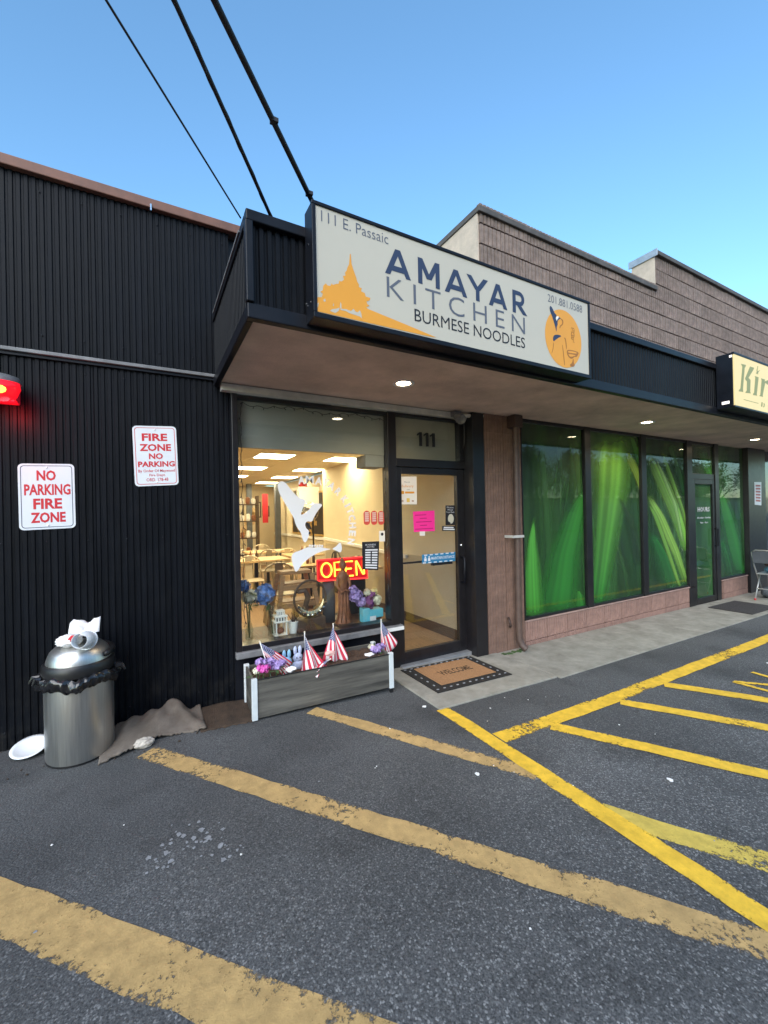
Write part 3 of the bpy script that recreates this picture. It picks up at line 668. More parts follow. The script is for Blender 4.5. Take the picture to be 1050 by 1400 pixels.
# ------------------------------------------------------------------ signs
SY = 2.20
sg = thing('shop_sign', (.82, SY, 2.67), 'long cream box sign with navy lettering and orange pagoda above the door', 'sign')
SX0, SX1, SZ0, SZ1 = .823, 3.295, 2.660, 3.312
MB().box(SX0, SX1, SY+.012, 2.326, SZ0, SZ1).build('cabinet', M['black_trim'], sg, bevel=.004)
fr = MB()
for a, b, c, d in ((SX0-.003, SX1+.003, SZ0-.003, SZ0+.028), (SX0-.003, SX1+.003, SZ1-.018, SZ1+.003)): fr.box(a, b, SY-.006, SY+.02, c, d)
fr.box(SX0-.003, SX0+.020, SY-.0055, SY+.0195, SZ0+.028, SZ1-.018).box(SX1-.020, SX1+.003, SY-.0055, SY+.0195, SZ0+.028, SZ1-.018).build('frame', M['black_trim'], sg, bevel=.003)
MB().box(SX0+.018, SX1-.018, SY+.002, SY+.011, SZ0+.026, SZ1-.016).build('face', M['sign_white'], sg)
for zq, yq in ((2.76, 2.25), (2.76, 2.30), (3.10, 2.27), (2.78, 2.32)):
    MB().lathe([(.001, 0), (.006, 0), (.006, .004)], n=8).build('screw', M['chrome'], sg).matrix_basis = Matrix.Translation((SX0, yq, zq)) @ Matrix.Rotation(R(-90), 4, 'Y')
FY = SY+.0005
Z5 = lambda pts: zz(420, 330, 7.5, pts)
pag = Z5([(75,575),(150,570),(160,535),(135,515),(160,500),(165,455),(190,430),(210,452),(238,455),(250,430),(265,446),(300,435),(322,434),(330,402),(350,412),(378,392),(366,352),(392,352),(388,318),(404,300),(414,262),(430,235),(437,130),(446,130),(455,230),(472,285),(488,330),(503,370),(512,410),(530,440),(530,468),(560,480),(552,512),(590,530),(600,565),(648,580),(640,605),(608,615),(618,645),(640,660),(605,675),(622,692),(800,765),(1050,868)])+[(597,461.5),(585,459.6),(429.5,424.6),(429.7,420)]
MB().poly(poly_at(pag, FY)).build('pagoda_print', M['orange'], sg)
for i, q in enumerate(([(75,690),(95,650),(120,625),(112,670),(85,690)], [(232,712),(255,695),(300,690),(330,680),(325,710),(290,735)], [(330,690),(400,695),(450,715),(475,690),(495,720),(520,728),(540,705),(555,740),(562,790),(540,770),(430,735),(400,715),(350,705)], [(165,600),(185,585),(190,615),(172,618)], [(262,660),(270,630),(275,662)], [(335,680),(340,620),(350,640),(352,690)])):
    MB().poly(poly_at(Z5(q), FY-.0006)).build('pagoda_cutout', M['sign_white'], sg)
def sign_text(body, mt, x0, x1, z0, z1, **k): return text(body, mt, sg, (x0, FY, z0), (x1-x0, 0, 0), (0, 0, z1-z0), **k)
def S(px, py): return at(px, py, FY)
a, b = S(439, 302), S(531, 333)
sign_text('111 E. Passaic', M['grey_ink'], a.x, b.x, S(441,303).z, S(441,288).z, bold=-.004)
a, b = S(528.5, 374), S(718, 430)
def stroke_letter(ch, x, z, w, h, t, mt, parent, Y):
    st = {'A': [((0,0),(.5,1)), ((1,0),(.5,1)), ((.2,.27),(.8,.27))], 'M': [((.06,0),(.06,1)), ((.06,1),(.5,.25)), ((.94,1),(.5,.25)), ((.94,0),(.94,1))],
          'Y': [((0,1),(.5,.45)), ((1,1),(.5,.45)), ((.5,.45),(.5,0))], 'R': [((.07,0),(.07,1)), ((.5,.36),(1,0))]}[ch]
    mb = MB()
    for i, ((a, b), (c, d)) in enumerate(st):
        p = Vector((x+a*w, Y-.0002*i, z+b*h)); q = Vector((x+c*w, Y-.0002*i, z+d*h)); u = (q-p).normalized()
        n = Vector((u.z, 0, -u.x))*t/2
        if abs(u.z) < .3 or abs(u.x) < 1e-6: mb.poly([p-n, p+n, q+n, q-n]); continue
        e = Vector((t/2/abs(u.z), 0, 0)) if abs(u.z) > .3 else n      # slanted strokes end flat on the base line
        mb.poly([p-e, p+e, q+e, q-e])
    if ch == 'R':
        o = []; i_ = []
        for k in range(13):
            an = R(90-15*k); o.append((x+.5*w+.45*w*math.cos(an), Y-.0006, z+h*.675+math.sin(an)*h*.325))
            i_.append((x+.5*w+(.45*w-t*.9)*math.cos(an), Y-.0006, z+h*.675+math.sin(an)*(h*.325-t*.9)))
        o = [(x+.07*w, Y-.0006, z+h)]+o+[(x+.07*w, Y-.0006, z+h*.35)]; i_ = [(x+.07*w, Y-.0006, z+h-t*.9)]+i_+[(x+.07*w, Y-.0006, z+h*.35+t*.9)]
        n = len(o); mb.add(o+i_, [(k, k+1, n+k+1, n+k) for k in range(n-1)])
    return mb.build('lettering', mt, parent)
_z0 = (S(530,374).z+S(716,431).z)/2; _z1 = (S(545,342).z+S(716,401).z)/2
for ch, p0, p1 in (('A',(530,373),(558.5,385)), ('M',(573,380),(600,390)), ('A',(611,392),(636,403)), ('Y',(641,375),(664,385)), ('A',(671,413),(691,420)), ('R',(702,420),(718,430))):
    stroke_letter(ch, S(*p0).x, _z0, S(*p1).x-S(*p0).x, _z1-_z0, .034, M['navy'], sg, FY)
sign_text('KITCHEN', M['grey_ink'], S(529,405).x, S(718,458).x, (S(531,405).z+S(716,458).z)/2, (S(531,379).z+S(716,433).z)/2, bold=-.006, space=1.45, split=True)
sign_text('BURMESE NOODLES', M['ink'], S(567,438).x, S(718,475).x, (S(568,439).z+S(716,476).z)/2, (S(568,424).z+S(716,460).z)/2, bold=.0, split=True)
sign_text('201.881.0588', M['grey_ink'], S(749,410).x, S(796,428).x, (S(750,412).z+S(795,428).z)/2, (S(750,403).z+S(795,417).z)/2, bold=-.004)
# round emblem: dancer holding a bowl
cx, cz = (S(745.3,463).x+S(794.7,463).x)/2, (S(770,424).z+S(770,502).z)/2
rx, rz = (S(794.7,463).x-S(745.3,463).x)/2, (S(770,424).z-S(770,502).z)/2
MB().poly([(cx+rx*math.cos(t*math.pi/24), FY, cz+rz*math.sin(t*math.pi/24)) for t in range(48)]).build('emblem_disc', M['orange'], sg)
Z4 = lambda pts: zz(730, 390, 10.77, pts)
for nm, mt, q, dy in (
 ('emblem_hair', 'navy', [(240,300),(262,318),(290,375),(305,410),(338,440),(322,480),(352,462),(385,478),(402,490),(360,505),(346,545),(352,575),(335,610),(336,655),(328,692),(322,640),(300,560),(272,470),(238,380),(228,335)], .001),
 ('emblem_sash', 'navy', [(280,742),(340,722),(412,745),(372,768),(322,798),(283,838)], .001),
 ('emblem_arm', 'orange_dark', [(440,770),(470,775),(485,900),(478,960),(470,900),(462,800)], .001),
 ('emblem_fold', 'orange_dark', [(415,870),(424,880),(440,1000),(458,1180),(448,1185),(430,1010)], .001),
 ('emblem_fold', 'orange_dark', [(285,840),(294,842),(288,930),(262,1010),(258,1005),(280,925)], .001),
 ('emblem_bowl', 'orange_dark', [(480,955),(540,948),(660,985),(655,1015),(625,1060),(600,1050),(575,1075),(548,1085),(515,1060),(490,1020)], .001),
 ('emblem_bowl_rim', 'orange', [(495,972),(545,965),(640,992),(630,1008),(560,1000),(505,992)], .0016),
 ('emblem_bowl_side', 'orange', [(505,1010),(560,1018),(620,1030),(600,1042),(545,1055),(518,1040)], .0016),
 ('emblem_foot', 'orange_dark', [(575,1085),(588,1090),(585,1140),(605,1170),(590,1200),(545,1195),(525,1170),(560,1150)], .001),
 ('emblem_face', 'orange_dark', [(385,490),(425,500),(436,550),(420,590),(395,600),(388,630),(376,632),(380,595),(412,575),(420,545),(408,510)], .001),
 ('emblem_ear', 'pale_print', [(322,470),(350,450),(372,470),(345,500),(338,530),(325,500)], .0016)):
    MB().poly(poly_at(soft(Z4(q)), FY-dy)).build(nm, M[mt], sg)
for i, ch in enumerate(('\u1021', '\u1019', '\u101b')):
    c = S(*Z4([(570, 665+68*i)])[0]); h = .022
    try: text(ch, M['orange_dark'], sg, (c.x-.022, FY-.001, c.z-h), (.044, 0, 0), (0, 0, 2*h), res=2)
    except Exception: pass

# lit neighbour sign
KY = 2.15
ks = thing('lit_sign', (5.85, KY, 2.66), 'glowing cream box sign reading Kin at the right edge', 'sign')
MB().box(5.86, 8.6, KY+.012, 2.326, 2.69, 3.315).build('cabinet', M['black_trim'], ks, bevel=.005)
fr = MB().box(5.855, 8.6, KY-.004, KY+.02, 2.685, 2.705).box(5.855, 8.6, KY-.004, KY+.02, 3.292, 3.318).build('frame', M['black_trim'], ks, bevel=.003)
lit = mat('lit_face', (.5,.42,.20), .4, emit=(1, .70, .26), estr=.17)
MB().box(5.862, 8.58, KY, KY+.011, 2.706, 3.291).build('face', lit, ks)
ZK = lambda pts: zz(950, 470, 10.5, pts)
kin = mat('kin_letter', (.20,.21,.08), .5, emit=(.35,.36,.12), estr=.10)
for nm, q in (('letter', [(660,285),(735,305),(728,330),(716,345),(692,640),(694,692),(630,682),(632,665),(655,640),(682,330)]),
              ('letter', [(792,325),(852,345),(840,375),(770,490),(800,520),(795,690),(805,712),(725,705),(730,690),(745,670),(748,540),(725,515),(722,495)]),
              ('letter', [(860,462),(916,482),(890,720),(893,745),(832,735),(838,715),(850,700),(868,490)]),
              ('letter', [(950,495),(1010,515),(1000,540),(1060,520),(1120,555),(1110,760),(1060,790),(1066,600),(1010,560),(975,740),(980,762),(925,750),(940,730),(958,530)]),
              ('leaf_mark', [(898,320),(908,322),(900,395),(938,375),(915,405),(905,425),(912,440),(895,432),(875,425),(890,405),(878,350),(892,388)]),
              ('rule', [(702,795),(912,852),(912,860),(702,804)]),
              ('letter', [(957,838),(975,842),(968,905),(950,900)]), ('letter', [(985,850),(1005,862),(998,910),(980,912),(990,880)])):
    MB().poly(poly_at(ZK(q), KY-.001)).build(nm, kin, ks)
MB().box(5.852, 5.859, 2.20, 2.27, 2.735, 2.765).build('vent_light', emat('vent_light', (1,.95,.85), .8), ks)
MB().box(5.852, 5.859, 2.165, 2.19, 3.262, 3.285).build('vent_light', emat('vent_light', (1,.95,.85), .8), ks)

def plate_sign(name, corners, label, lines, mt, ink, border):
    """sheet metal sign screwed to the ribbed wall; corners in the photograph: tl, tr, br, bl"""
    Y = WY-.020
    P = [at(x, y, Y) for x, y in corners]
    c = sum(P, Vector())/4
    s = thing(name, c, label, 'sign')
    ux = ((P[1]-P[0])+(P[2]-P[3]))/2; uz = ((P[0]-P[3])+(P[1]-P[2]))/2; w, h = ux.length, uz.length; ux.normalize(); uz.normalize()
    def rr(w, h, r, d):
        out = []
        for cx_, cz_, a0 in ((w/2-r, h/2-r, 0), (-w/2+r, h/2-r, 90), (-w/2+r, -h/2+r, 180), (w/2-r, -h/2+r, 270)):
            for k in range(5):
                a = R(a0+k*22.5); q = c+ux*(cx_+r*math.cos(a))+uz*(cz_+r*math.sin(a)); out.append(q+Vector((0, d, 0)))
        return out
    MB().extr(rr(w, h, .028, 0), (0, .003, 0)).build('plate', mt, s)
    o = rr(w-.026, h-.026, .02, -.0006); i = rr(w-.034, h-.034, .017, -.0006); n = len(o)
    MB().add(o+i, [(k, (k+1) % n, n+(k+1) % n, n+k) for k in range(n)]).build('border', border, s)
    for body, u0, u1, v0, v1, b in lines:
        text(body, ink, s, c+ux*(u0-.5)*w+uz*(v0-.5)*h+Vector((0,-.0008,0)), ux*(u1-u0)*w, uz*(v1-v0)*h, bold=b, res=2, split=b > .02)
    for v in (.06, .94):
        p = c+uz*(v-.5)*h
        MB().blob((p.x, p.y-.002, p.z), .006, 1).build('bolt', M['chrome'], s)
plate_sign('wall_sign', [(23,633),(102,635),(103,721),(27,726)], 'white sign with dark red words NO PARKING FIRE ZONE', [
    ('NO', .32, .66, .74, .90, .035), ('PARKING', .10, .92, .52, .69, .03), ('FIRE', .25, .76, .31, .47, .035), ('ZONE', .20, .82, .10, .26, .035)], M['sign_blue_white'], M['red'], M['navy'])
plate_sign('wall_sign', [(180,582),(241,583),(244,663),(185,665)], 'smaller print sign reading FIRE ZONE NO PARKING by order of Fire Dept', [
    ('FIRE', .20, .78, .75, .875, .035), ('ZONE', .14, .86, .58, .70, .035), ('NO', .34, .66, .445, .545, .035), ('PARKING', .09, .93, .315, .41, .035),
    ('By Order Of Maywood', .09, .92, .215, .275, .01), ('Fire Dept.', .33, .70, .145, .20, .01), ('ORD. 178-48', .26, .76, .075, .13, .01)], M['sign_blue_white'], M['red'], M['red'])

# red warning lamp
rl = thing('warning_lamp', (-.83, 3.62, 2.4), 'lit red warning lamp with grey hood on the ribbed wall', 'lamp')
MB().box(-1.0, -.755, 3.60, 3.722, 2.345, 2.47).build('backplate', mat('red_plastic', (.55,.02,.05), .35, emit=(1,.02,.06), estr=.04), rl, bevel=.01)
MB().lathe([(.125, -.015), (.125, 0), (.11, .028), (.07, .042), (.002, .048)], (-.85, 3.61, 2.475), 24, sy=.75).build('hood', M['grey_trim'], rl, auto=45)
MB().lathe([(.11, 0), (.115, -.04), (.095, -.09), (.05, -.12), (.002, -.128)], (-.835, 3.56, 2.455), 24, sy=.7).build('lens', mat('red_lens', (.7,.01,.02), .2, emit=(1,.008,.02), estr=.32), rl, smooth=True)
MB().blob((-.815, 3.482, 2.392), .036, 2, sc=(1.1,.4,.75)).build('bulb', emat('red_bulb', (1,.45,.06), 1.6), rl, smooth=True)
ld = bpy.data.lights.new('warning_lamp', 'POINT'); ld.energy = 1.7; ld.color = (1, .05, .06); ld.shadow_soft_size = .06
lo = bpy.data.objects.new('lamp', ld); lo.location = (-.79, 3.56, 2.29); link(lo, rl)

# flood lamp over the door
fl = thing('flood_lamp', (2.95, 3.6, 2.55), 'twin head flood lamp on the trim above the door', 'lamp')
MB().box(2.93, 3.03, 3.56, 3.64, 2.60, 2.66).build('base', M['grey_trim'], fl, bevel=.008)
for dx, t in ((-.07, -35), (.06, 30)):
    mb = MB().lathe([(.015, 0), (.03, .01), (.05, .06), (.055, .10), (.048, .10), (.03, .085)], n=18)
    o = mb.build('lamp_head', M['grey_trim'], fl, auto=40)
    o.matrix_basis = Matrix.Translation((2.97+dx*.4, 3.58, 2.60)) @ Matrix.Rotation(R(t), 4, 'Y') @ Matrix.Rotation(R(125), 4, 'X')
MB().tube([(3.06, 3.60, 2.62), (3.09, 3.60, 2.56), (3.10, 3.61, 2.35), (3.10, 3.66, 2.2)], .008, 6).build('cord', M['black_plastic'], fl, smooth=True)
MB().tube([(3.05, 3.60, 2.625), (3.34, 3.57, 2.635)], .022, 8).build('conduit', M['white_trim'], fl, smooth=True)

# ------------------------------------------------------------------ overhead cables
def cable(p_low, Yl, p_top, Yt, r, label, r2=None, wrap=False, sag=.0):
    a = at(*p_low, Yl); b = at(*p_top, Yt); d = b-a
    pts = []
    for i in range(41):
        t = i/40*5.0; P = a+d*t; P.z -= sag*t*(1-t) if t < 1 else 0
        if t > 1: P.z -= .02*(t-1)**2
        pts.append(P)
    c = thing('overhead_cable', a, label, 'cable')
    MB().tube(pts, r, 8).build('line', M['cable'], c, smooth=True)
    if wrap:
        hp = []
        for i in range(260):
            t = i/259*5.0; P = a+d*t; P.z -= sag*t*(1-t) if t < 1 else 0
            if t > 1: P.z -= .02*(t-1)**2
            an = t*22; hp.append(P+Vector((math.cos(an), math.sin(an)*.4, math.sin(an)))*r*.7)
        MB().tube(hp, r*.62, 6).build('wrapped_line', M['cable'], c, smooth=True)
    return c
cable((329,298), 2.40, (145,0), 1.55, .0042, 'thin black cable, leftmost of the three overhead')
cable((372,300), 2.42, (238,0), 1.65, .0100, 'twisted black cable running to the canopy, middle overhead', wrap=True, sag=-.02)
c3 = cable((427,276), 2.33, (293,0), 1.75, .0150, 'thick straight black cable ending at the corner of the sign')
for t in (.06, .50):
    p = at(427,276,2.33).lerp(at(293,0,1.75), t)
    MB().box(p.x-.012, p.x+.024, p.y-.016, p.y+.016, p.z-.010, p.z+.010).build('clamp', M['cable'], c3)

# ------------------------------------------------------------------ inside the restaurant
IZ0, IZ1, IX = .0, 2.50, 3.22
def sbox(name, b, mt, **k): return struct(name, MB().box(*b), mt, **k)
sbox('interior_floor', (-2, 3.6, WY+.07, 13.6, -.09, IZ0), M['floor_wood'])
sbox('interior_wall_right', (IX, IX+.1, WY+.11, 8.2, IZ0, IZ1), M['cream_wall'])
sbox('interior_wall_right_lower', (IX-.012, IX-.001, WY+.11, 8.19, .13, .96), M['wainscot'])
sbox('baseboard', (IX-.022, IX-.001, WY+.11, 8.2, IZ0+.001, .129), M['dark_wood'])
sbox('interior_wall_jog', (IX+.001, 3.55, 8.201, 8.3, IZ0, IZ1), M['cream_wall'])
sbox('interior_wall_far_right', (3.5, 3.6, 8.301, 13.5, IZ0, IZ1), M['cream_wall'])
sbox('interior_wall_back', (-2, 3.499, 13.4, 13.5, IZ0, IZ1), M['cream_wall'])
sbox('interior_wall_left', (-2.1, -2.001, WY+.07, 13.6, IZ0, IZ1), M['cream_wall'])
sbox('interior_wall_front', (-2, .60, WY+.21, WY+.23, IZ0, IZ1), M['cream_wall'])
rail = MB().bar((IX-.04, 5.0, .93), (IX-.04, 8.2, 1.06), .035, .05).build('handrail', M['white']); tag(rail, 'white rail along the cream wall inside the window', 'rail')
rail2 = MB().bar((3.46, 8.6, 1.0), (3.46, 13.2, 1.0), .035, .06).build('handrail', M['white']); tag(rail2, 'white rail on the far wall below the gold picture', 'rail')
ceil = tag(thing('interior_ceiling', (0, 8, IZ1), None, None), kind='structure')
MB().box(-2.1, 3.6, WY+.07, 13.6, IZ1+.03, IZ1+.08).build('ceiling_grid', M['white_trim'], ceil)
tile = MB().box(0, .592, 0, .592, 0, .02).mesh('ceiling_tile', M['ceiling_tile'])
trof_l = emat('troffer_lens', (1, .81, .49), 11.5)
lens_me = MB().box(.03, .57, .03, .57, .002, .012).mesh('lens', trof_l)
fr_me = MB().box(0, .6, 0, .03, 0, .02).box(0, .6, .57, .6, 0, .02).box(0, .03, .03, .57, 0, .02).box(.57, .6, .03, .57, 0, .02).mesh('frame', M['white'])
tl = 0
for i in range(-3, 5):
    for j in range(16):
        x0, y0 = .268+.6*i, 3.96+.6*j
        if x0 < -2: continue
        if i in (-2, 0, 2, 4) and j in (4, 7, 10, 13):
            if i == -2 and j > 4: continue
            rowname = {4: 'nearest', 7: 'second', 10: 'third', 13: 'fourth'}[j]
            colname = {4: 'along the cream wall', 2: 'in the middle line', 0: 'in the left line', -2: 'in the far left line'}[i]
            L = thing('ceiling_light', (x0, y0, IZ1), 'square lit ceiling panel %s, %s from the window' % (colname, rowname), 'light', 'ceiling panels inside')
            piece('frame', fr_me, L, (x0, y0, IZ1)); piece('lens', lens_me, L, (x0, y0, IZ1))
            continue
        piece('ceiling_tile', tile, ceil, (x0+.004, y0+.004, IZ1+.006))
# pillars and back of the room
for x0, x1, yy in ((2.52, 2.66, 12.6), (3.20, 3.34, 12.0)):
    sbox('interior_pillar', (x0, x1, yy, yy+.14, IZ0, IZ1-.001), M['grey_cloth'])
def framed(name, label, c, ux, w, h, fm, am, blobs=None, d=.03):
    c = Vector(c); ux = Vector(ux); n = ux.cross(Vector((0, 0, 1))); t = thing(name, c, label, 'picture')
    uz = Vector((0, 0, 1)); e = .04
    MB().obox(c, ux*(w/2-e), n*d*.3, uz*(h/2-e)).build('print', am, t)
    for a, b, ax, az in ((0, h/2-e/2, w/2, e/2), (0, -h/2+e/2, w/2, e/2), (w/2-e/2, 0, e/2, h/2-e-.0005), (-w/2+e/2, 0, e/2, h/2-e-.0005)):
        MB().obox(c+ux*a+uz*b, ux*ax, n*d*.5, uz*az).build('frame_bar', fm, t, bevel=.004)
    return t, c, ux, n, uz
M['night'] = mat('night', (.02,.015,.012), .5)
t, c, ux, n, uz = framed('framed_picture', 'large gold on black picture in gold frame on the far wall', (3.475, 10.1, 1.58), (0, -1, 0), 2.4, 1.05, M['gold'], M['night'])
rn = random.Random(5)
for i in range(46):
    a, b = rn.gauss(-.1, .5), rn.gauss(-.05, .26); r = rn.uniform(.05, .14)
    if abs(a) > 1.05 or abs(b) > .42: continue
    P = c+ux*a+uz*b+n*(.012+.0003*i)*(1 if n.x < 0 else -1)
    MB().poly([P+ux*r*math.cos(k*math.pi/5)*rn.uniform(.4,1)+uz*r*1.2*math.sin(k*math.pi/5)*rn.uniform(.5,1) for k in range(10)]).build('gold_shape', M['gold'], t)
for i, (x0, zc, w, h) in enumerate(((2.42, 1.75, .30, .55), (2.95, 1.75, .30, .5), (3.25, 1.7, .22, .34), (2.2, 1.85, .25, .4))):
    framed('framed_picture', ['tall framed print on the back wall left of the grey pillar', 'framed print on the back wall right of the grey pillar', 'small framed print low on the back wall by the corner', 'small framed print at the left end of the back wall'][i], (x0, 13.38, zc), (1, 0, 0), w, h, M['dark_wood'], M['canvas'], d=.03)
# wall cabinet and fan behind the jog
cb = thing('wall_cabinet', (3.3, 8.9, 1.8), 'white wall cabinet with glass doors at the back', 'cabinet')
MB().box(2.98, 3.48, 9.2, 10.0, 1.72, 1.76).box(2.98, 3.48, 9.2, 10.0, 2.16, 2.20).box(2.98, 3.48, 9.2, 9.23, 1.761, 2.159).box(2.98, 3.48, 9.97, 10, 1.761, 2.159).box(3.45, 3.48, 9.23, 9.97, 1.761, 2.159).build('carcass', M['white'], cb)
for y0, y1 in ((9.24, 9.59), (9.61, 9.96)):
    MB().box(2.96, 2.979, y0, y0+.04, 1.765, 2.155).box(2.96, 2.979, y1-.04, y1, 1.765, 2.155).box(2.96, 2.979, y0+.04, y1-.04, 1.765, 1.80).box(2.96, 2.979, y0+.04, y1-.04, 2.12, 2.155).build('cabinet_door', M['white'], cb)
rb = MB()
for i in range(7): rb.blob((3.05+.05*i, 9.3+.08*i, 2.26+.02*(i % 3)), .05, 1, .3, seed=i)
tag(rb.build('garland', M['red']), 'red garland on top of the white wall cabinet', 'garland')
fan = thing('wall_fan', (3.1, 8.45, 1.6), 'round wall fan beside the white cabinet inside', 'fan')
fc = Vector((2.98, 8.55, 1.62)); fd = Vector((-.55, -.83, 0)).normalized(); fs = fd.cross(Vector((0, 0, 1)))
ring = lambda r, o: [fc+fd*o+fs*r*math.cos(k*math.pi/14)+Vector((0, 0, r*math.sin(k*math.pi/14))) for k in range(28)]
for r, o in ((.21, 0), (.17, .05), (.09, .07)): MB().tube(ring(r, o), .006, 5, close=True).build('cage_ring', M['chrome'], fan)
for k in range(14):
    a = k*math.pi/7; MB().tube([fc+fd*.07, fc+fd*.05+fs*.17*math.cos(a)+Vector((0,0,.17*math.sin(a))), fc+fs*.21*math.cos(a)+Vector((0,0,.21*math.sin(a)))], .003, 4).build('cage_wire', M['chrome'], fan)
for k in range(3):
    a = k*2.094; e1 = fs*math.cos(a)+Vector((0,0,math.sin(a))); e2 = fs*math.cos(a+1.1)+Vector((0,0,math.sin(a+1.1)))
    MB().extr([fc, fc+e1*.17+fd*.02, fc+(e1+e2).normalized()*.18, fc+e2*.13-fd*.02], fd*.004).build('fan_blade', M['grey_cloth'], fan)
MB().tube([fc-fd*.12, fc-fd*.02], .06, 12).build('motor', M['black_plastic'], fan)
MB().tube([fc-fd*.10, Vector((3.15, 8.75, 1.62)), Vector((3.15, 8.75, .02))], .022, 8).build('pole', M['black_plastic'], fan)
MB().lathe([(.2, 0), (.2, .02), (.03, .05)], (3.15, 8.75, IZ0+.001), 20).build('foot', M['black_plastic'], fan)

# tables and metal chairs
def table(x, y, w, d, rz, label):
    t = thing('cafe_table', (x, y, IZ0), label, 'table', 'tables in the restaurant')
    MB().box(x-w/2, x+w/2, y-d/2, y+d/2, .72, .755).build('table_top', M['pale_wood'], t, bevel=.004)
    MB().box(x-.03, x+.03, y-.03, y+.03, .03, .719).build('column', M['black_plastic'], t)
    MB().box(x-.25, x+.25, y-.25, y+.25, IZ0+.001, .029).build('base', M['black_plastic'], t, bevel=.006)
def tolix(x, y, rz, label, mt):
    t = thing('metal_chair', (x, y, IZ0), label, 'chair', 'metal chairs in the restaurant')
    Rz = Matrix.Rotation(rz, 4, 'Z'); B = Matrix.Translation((x, y, 0)) @ Rz
    def P(a, b, c): return B @ Vector((a, b, c))
    MB().obox(P(0, 0, .45), Rz @ Vector((.19, 0, 0)), Rz @ Vector((0, .19, 0)), (0, 0, .012)).build('seat', mt, t, bevel=.01)
    for sx in (-1, 1):
        MB().bar(P(sx*.17, .17, .44), P(sx*.22, .22, .002), .04, .03).build('leg', mt, t)
        MB().bar(P(sx*.17, -.17, .44), P(sx*.22, -.22, .002), .04, .03).build('leg', mt, t)
    bow = [P(-.19, -.19, .44), P(-.20, -.22, .65)]+[P(-.20*math.cos(k*math.pi/8), -.24, .72+.13*math.sin(k*math.pi/8)) for k in range(9)]+[P(.20, -.22, .65), P(.19, -.19, .44)]
    MB().tube(bow, .013, 8).build('back_frame', mt, t, smooth=True)
    MB().obox(P(0, -.225, .64), Rz @ Vector((.06, 0, 0)), Rz @ Vector((0, .004, 0)), (0, 0, .205)).build('back_splat', mt, t)
M['cream_metal'] = mat('cream_metal', (.68,.60,.46), .35, metal=.3)
M['steel_paint'] = mat('steel_paint', (.42,.38,.30), .35, metal=.7)
table(1.72, 7.9, 1.1, .7, 0, 'wooden table behind the cream metal chair at the left')
table(2.75, 8.3, .7, .7, 0, 'wooden table further back under the gold picture')
table(2.30, 6.6, .7, .65, 0, 'wooden table in the middle behind the wooden stool')
tolix(1.52, 7.35, R(180), 'cream metal chair with its back to the window, further one', M['cream_metal'])
tolix(1.62, 5.9, R(170), 'steel coloured metal chair nearest the window', M['steel_paint'])
tolix(2.85, 7.35, R(90), 'dark metal chair by the cream wall', M['black_plastic'])
table(2.70, 5.75, .7, .6, 0, 'dark table beside the cream wall behind the neon sign')

for i, (px_, py_, Y_, r) in enumerate(((341, 712, 12.9, .17), (337, 724, 12.9, .15), (345, 700, 12.95, .14))):
    p = at(px_, py_, Y_); t = thing('straw_hat', p, ['straw hat hanging at the back, middle of three', 'straw hat hanging lowest at the back of three', 'straw hat hanging highest at the back of three'][i], 'hat', 'straw hats')
    o = MB().lathe([(r, 0), (r*.9, .015), (r*.45, .03), (r*.40, .11), (r*.2, .13), (.002, .132)], n=18, caps=False).build('hat_body', M['pale_wood'], t, smooth=True); o.matrix_basis = Matrix.Translation(p) @ Matrix.Rotation(R(80), 4, 'X')
p = at(362, 690, 12.5); tag(MB().box(p.x-.08, p.x+.08, 12.45, 12.47, 1.35, 2.2).build('red_banner', M['red']), 'narrow red banner hanging at the back of the room', 'banner')
p = at(331, 690, 11.5); t = thing('shelf_unit', (p.x, 11.5, 0), 'tall open shelf with white crockery at the far left', 'shelf')
for sx in (-.4, .4): MB().box(p.x+sx-.02, p.x+sx+.02, 11.4, 11.7, .0, 2.1).build('upright', M['dark_wood'], t)
for k, z in enumerate((.5, .95, 1.4, 1.85)):
    MB().box(p.x-.379, p.x+.379, 11.4, 11.7, z, z+.03).build('shelf_board', M['dark_wood'], t)
    for q in range(5):
        tag(MB().lathe([(.04,.001),(.06,.05),(.055,.13+.04*(q % 2)),(.03,.15+.04*(q % 2))], (p.x-.3+.15*q, 11.52, z+.03), 10).build('jar', M['white_clay' if (q+k) % 3 else 'terracotta']), 'small jar %s on the %s shelf at the far left' % (['at the left end', 'second from left', 'in the middle', 'second from right', 'at the right end'][q], ['lowest', 'second', 'third', 'top'][k]), 'jar', 'jars on the open shelf')
for i, (x, y) in enumerate(((1.60, 7.8), (2.25, 6.55), (2.72, 8.25), (2.68, 5.72))):
    t = thing('condiment_set', (x, y, .756), ['condiment bottles on the left table', 'condiment bottles on the middle table', 'condiment bottles on the table under the gold picture', 'condiment bottles on the table by the cream wall'][i], 'bottles', 'condiments on tables')
    for q, mt in enumerate(('terracotta', 'white_clay', 'dark_wood')): MB().lathe([(.024,.001),(.026,.09),(.010,.13),(.010,.16)], (x+.06*q, y+.02*q, .756), 10).build('bottle', M[mt], t, smooth=True)
tolix(2.55, 8.95, R(0), 'cream metal chair at the table under the gold picture', M['cream_metal'])
tolix(2.05, 8.5, R(150), 'steel coloured metal chair in the middle of the room', M['steel_paint'])
tolix(2.40, 10.2, R(180), 'cream metal chair furthest back in the room', M['cream_metal'])
table(2.35, 9.6, 1.0, .7, 0, 'wooden table furthest back in the room')
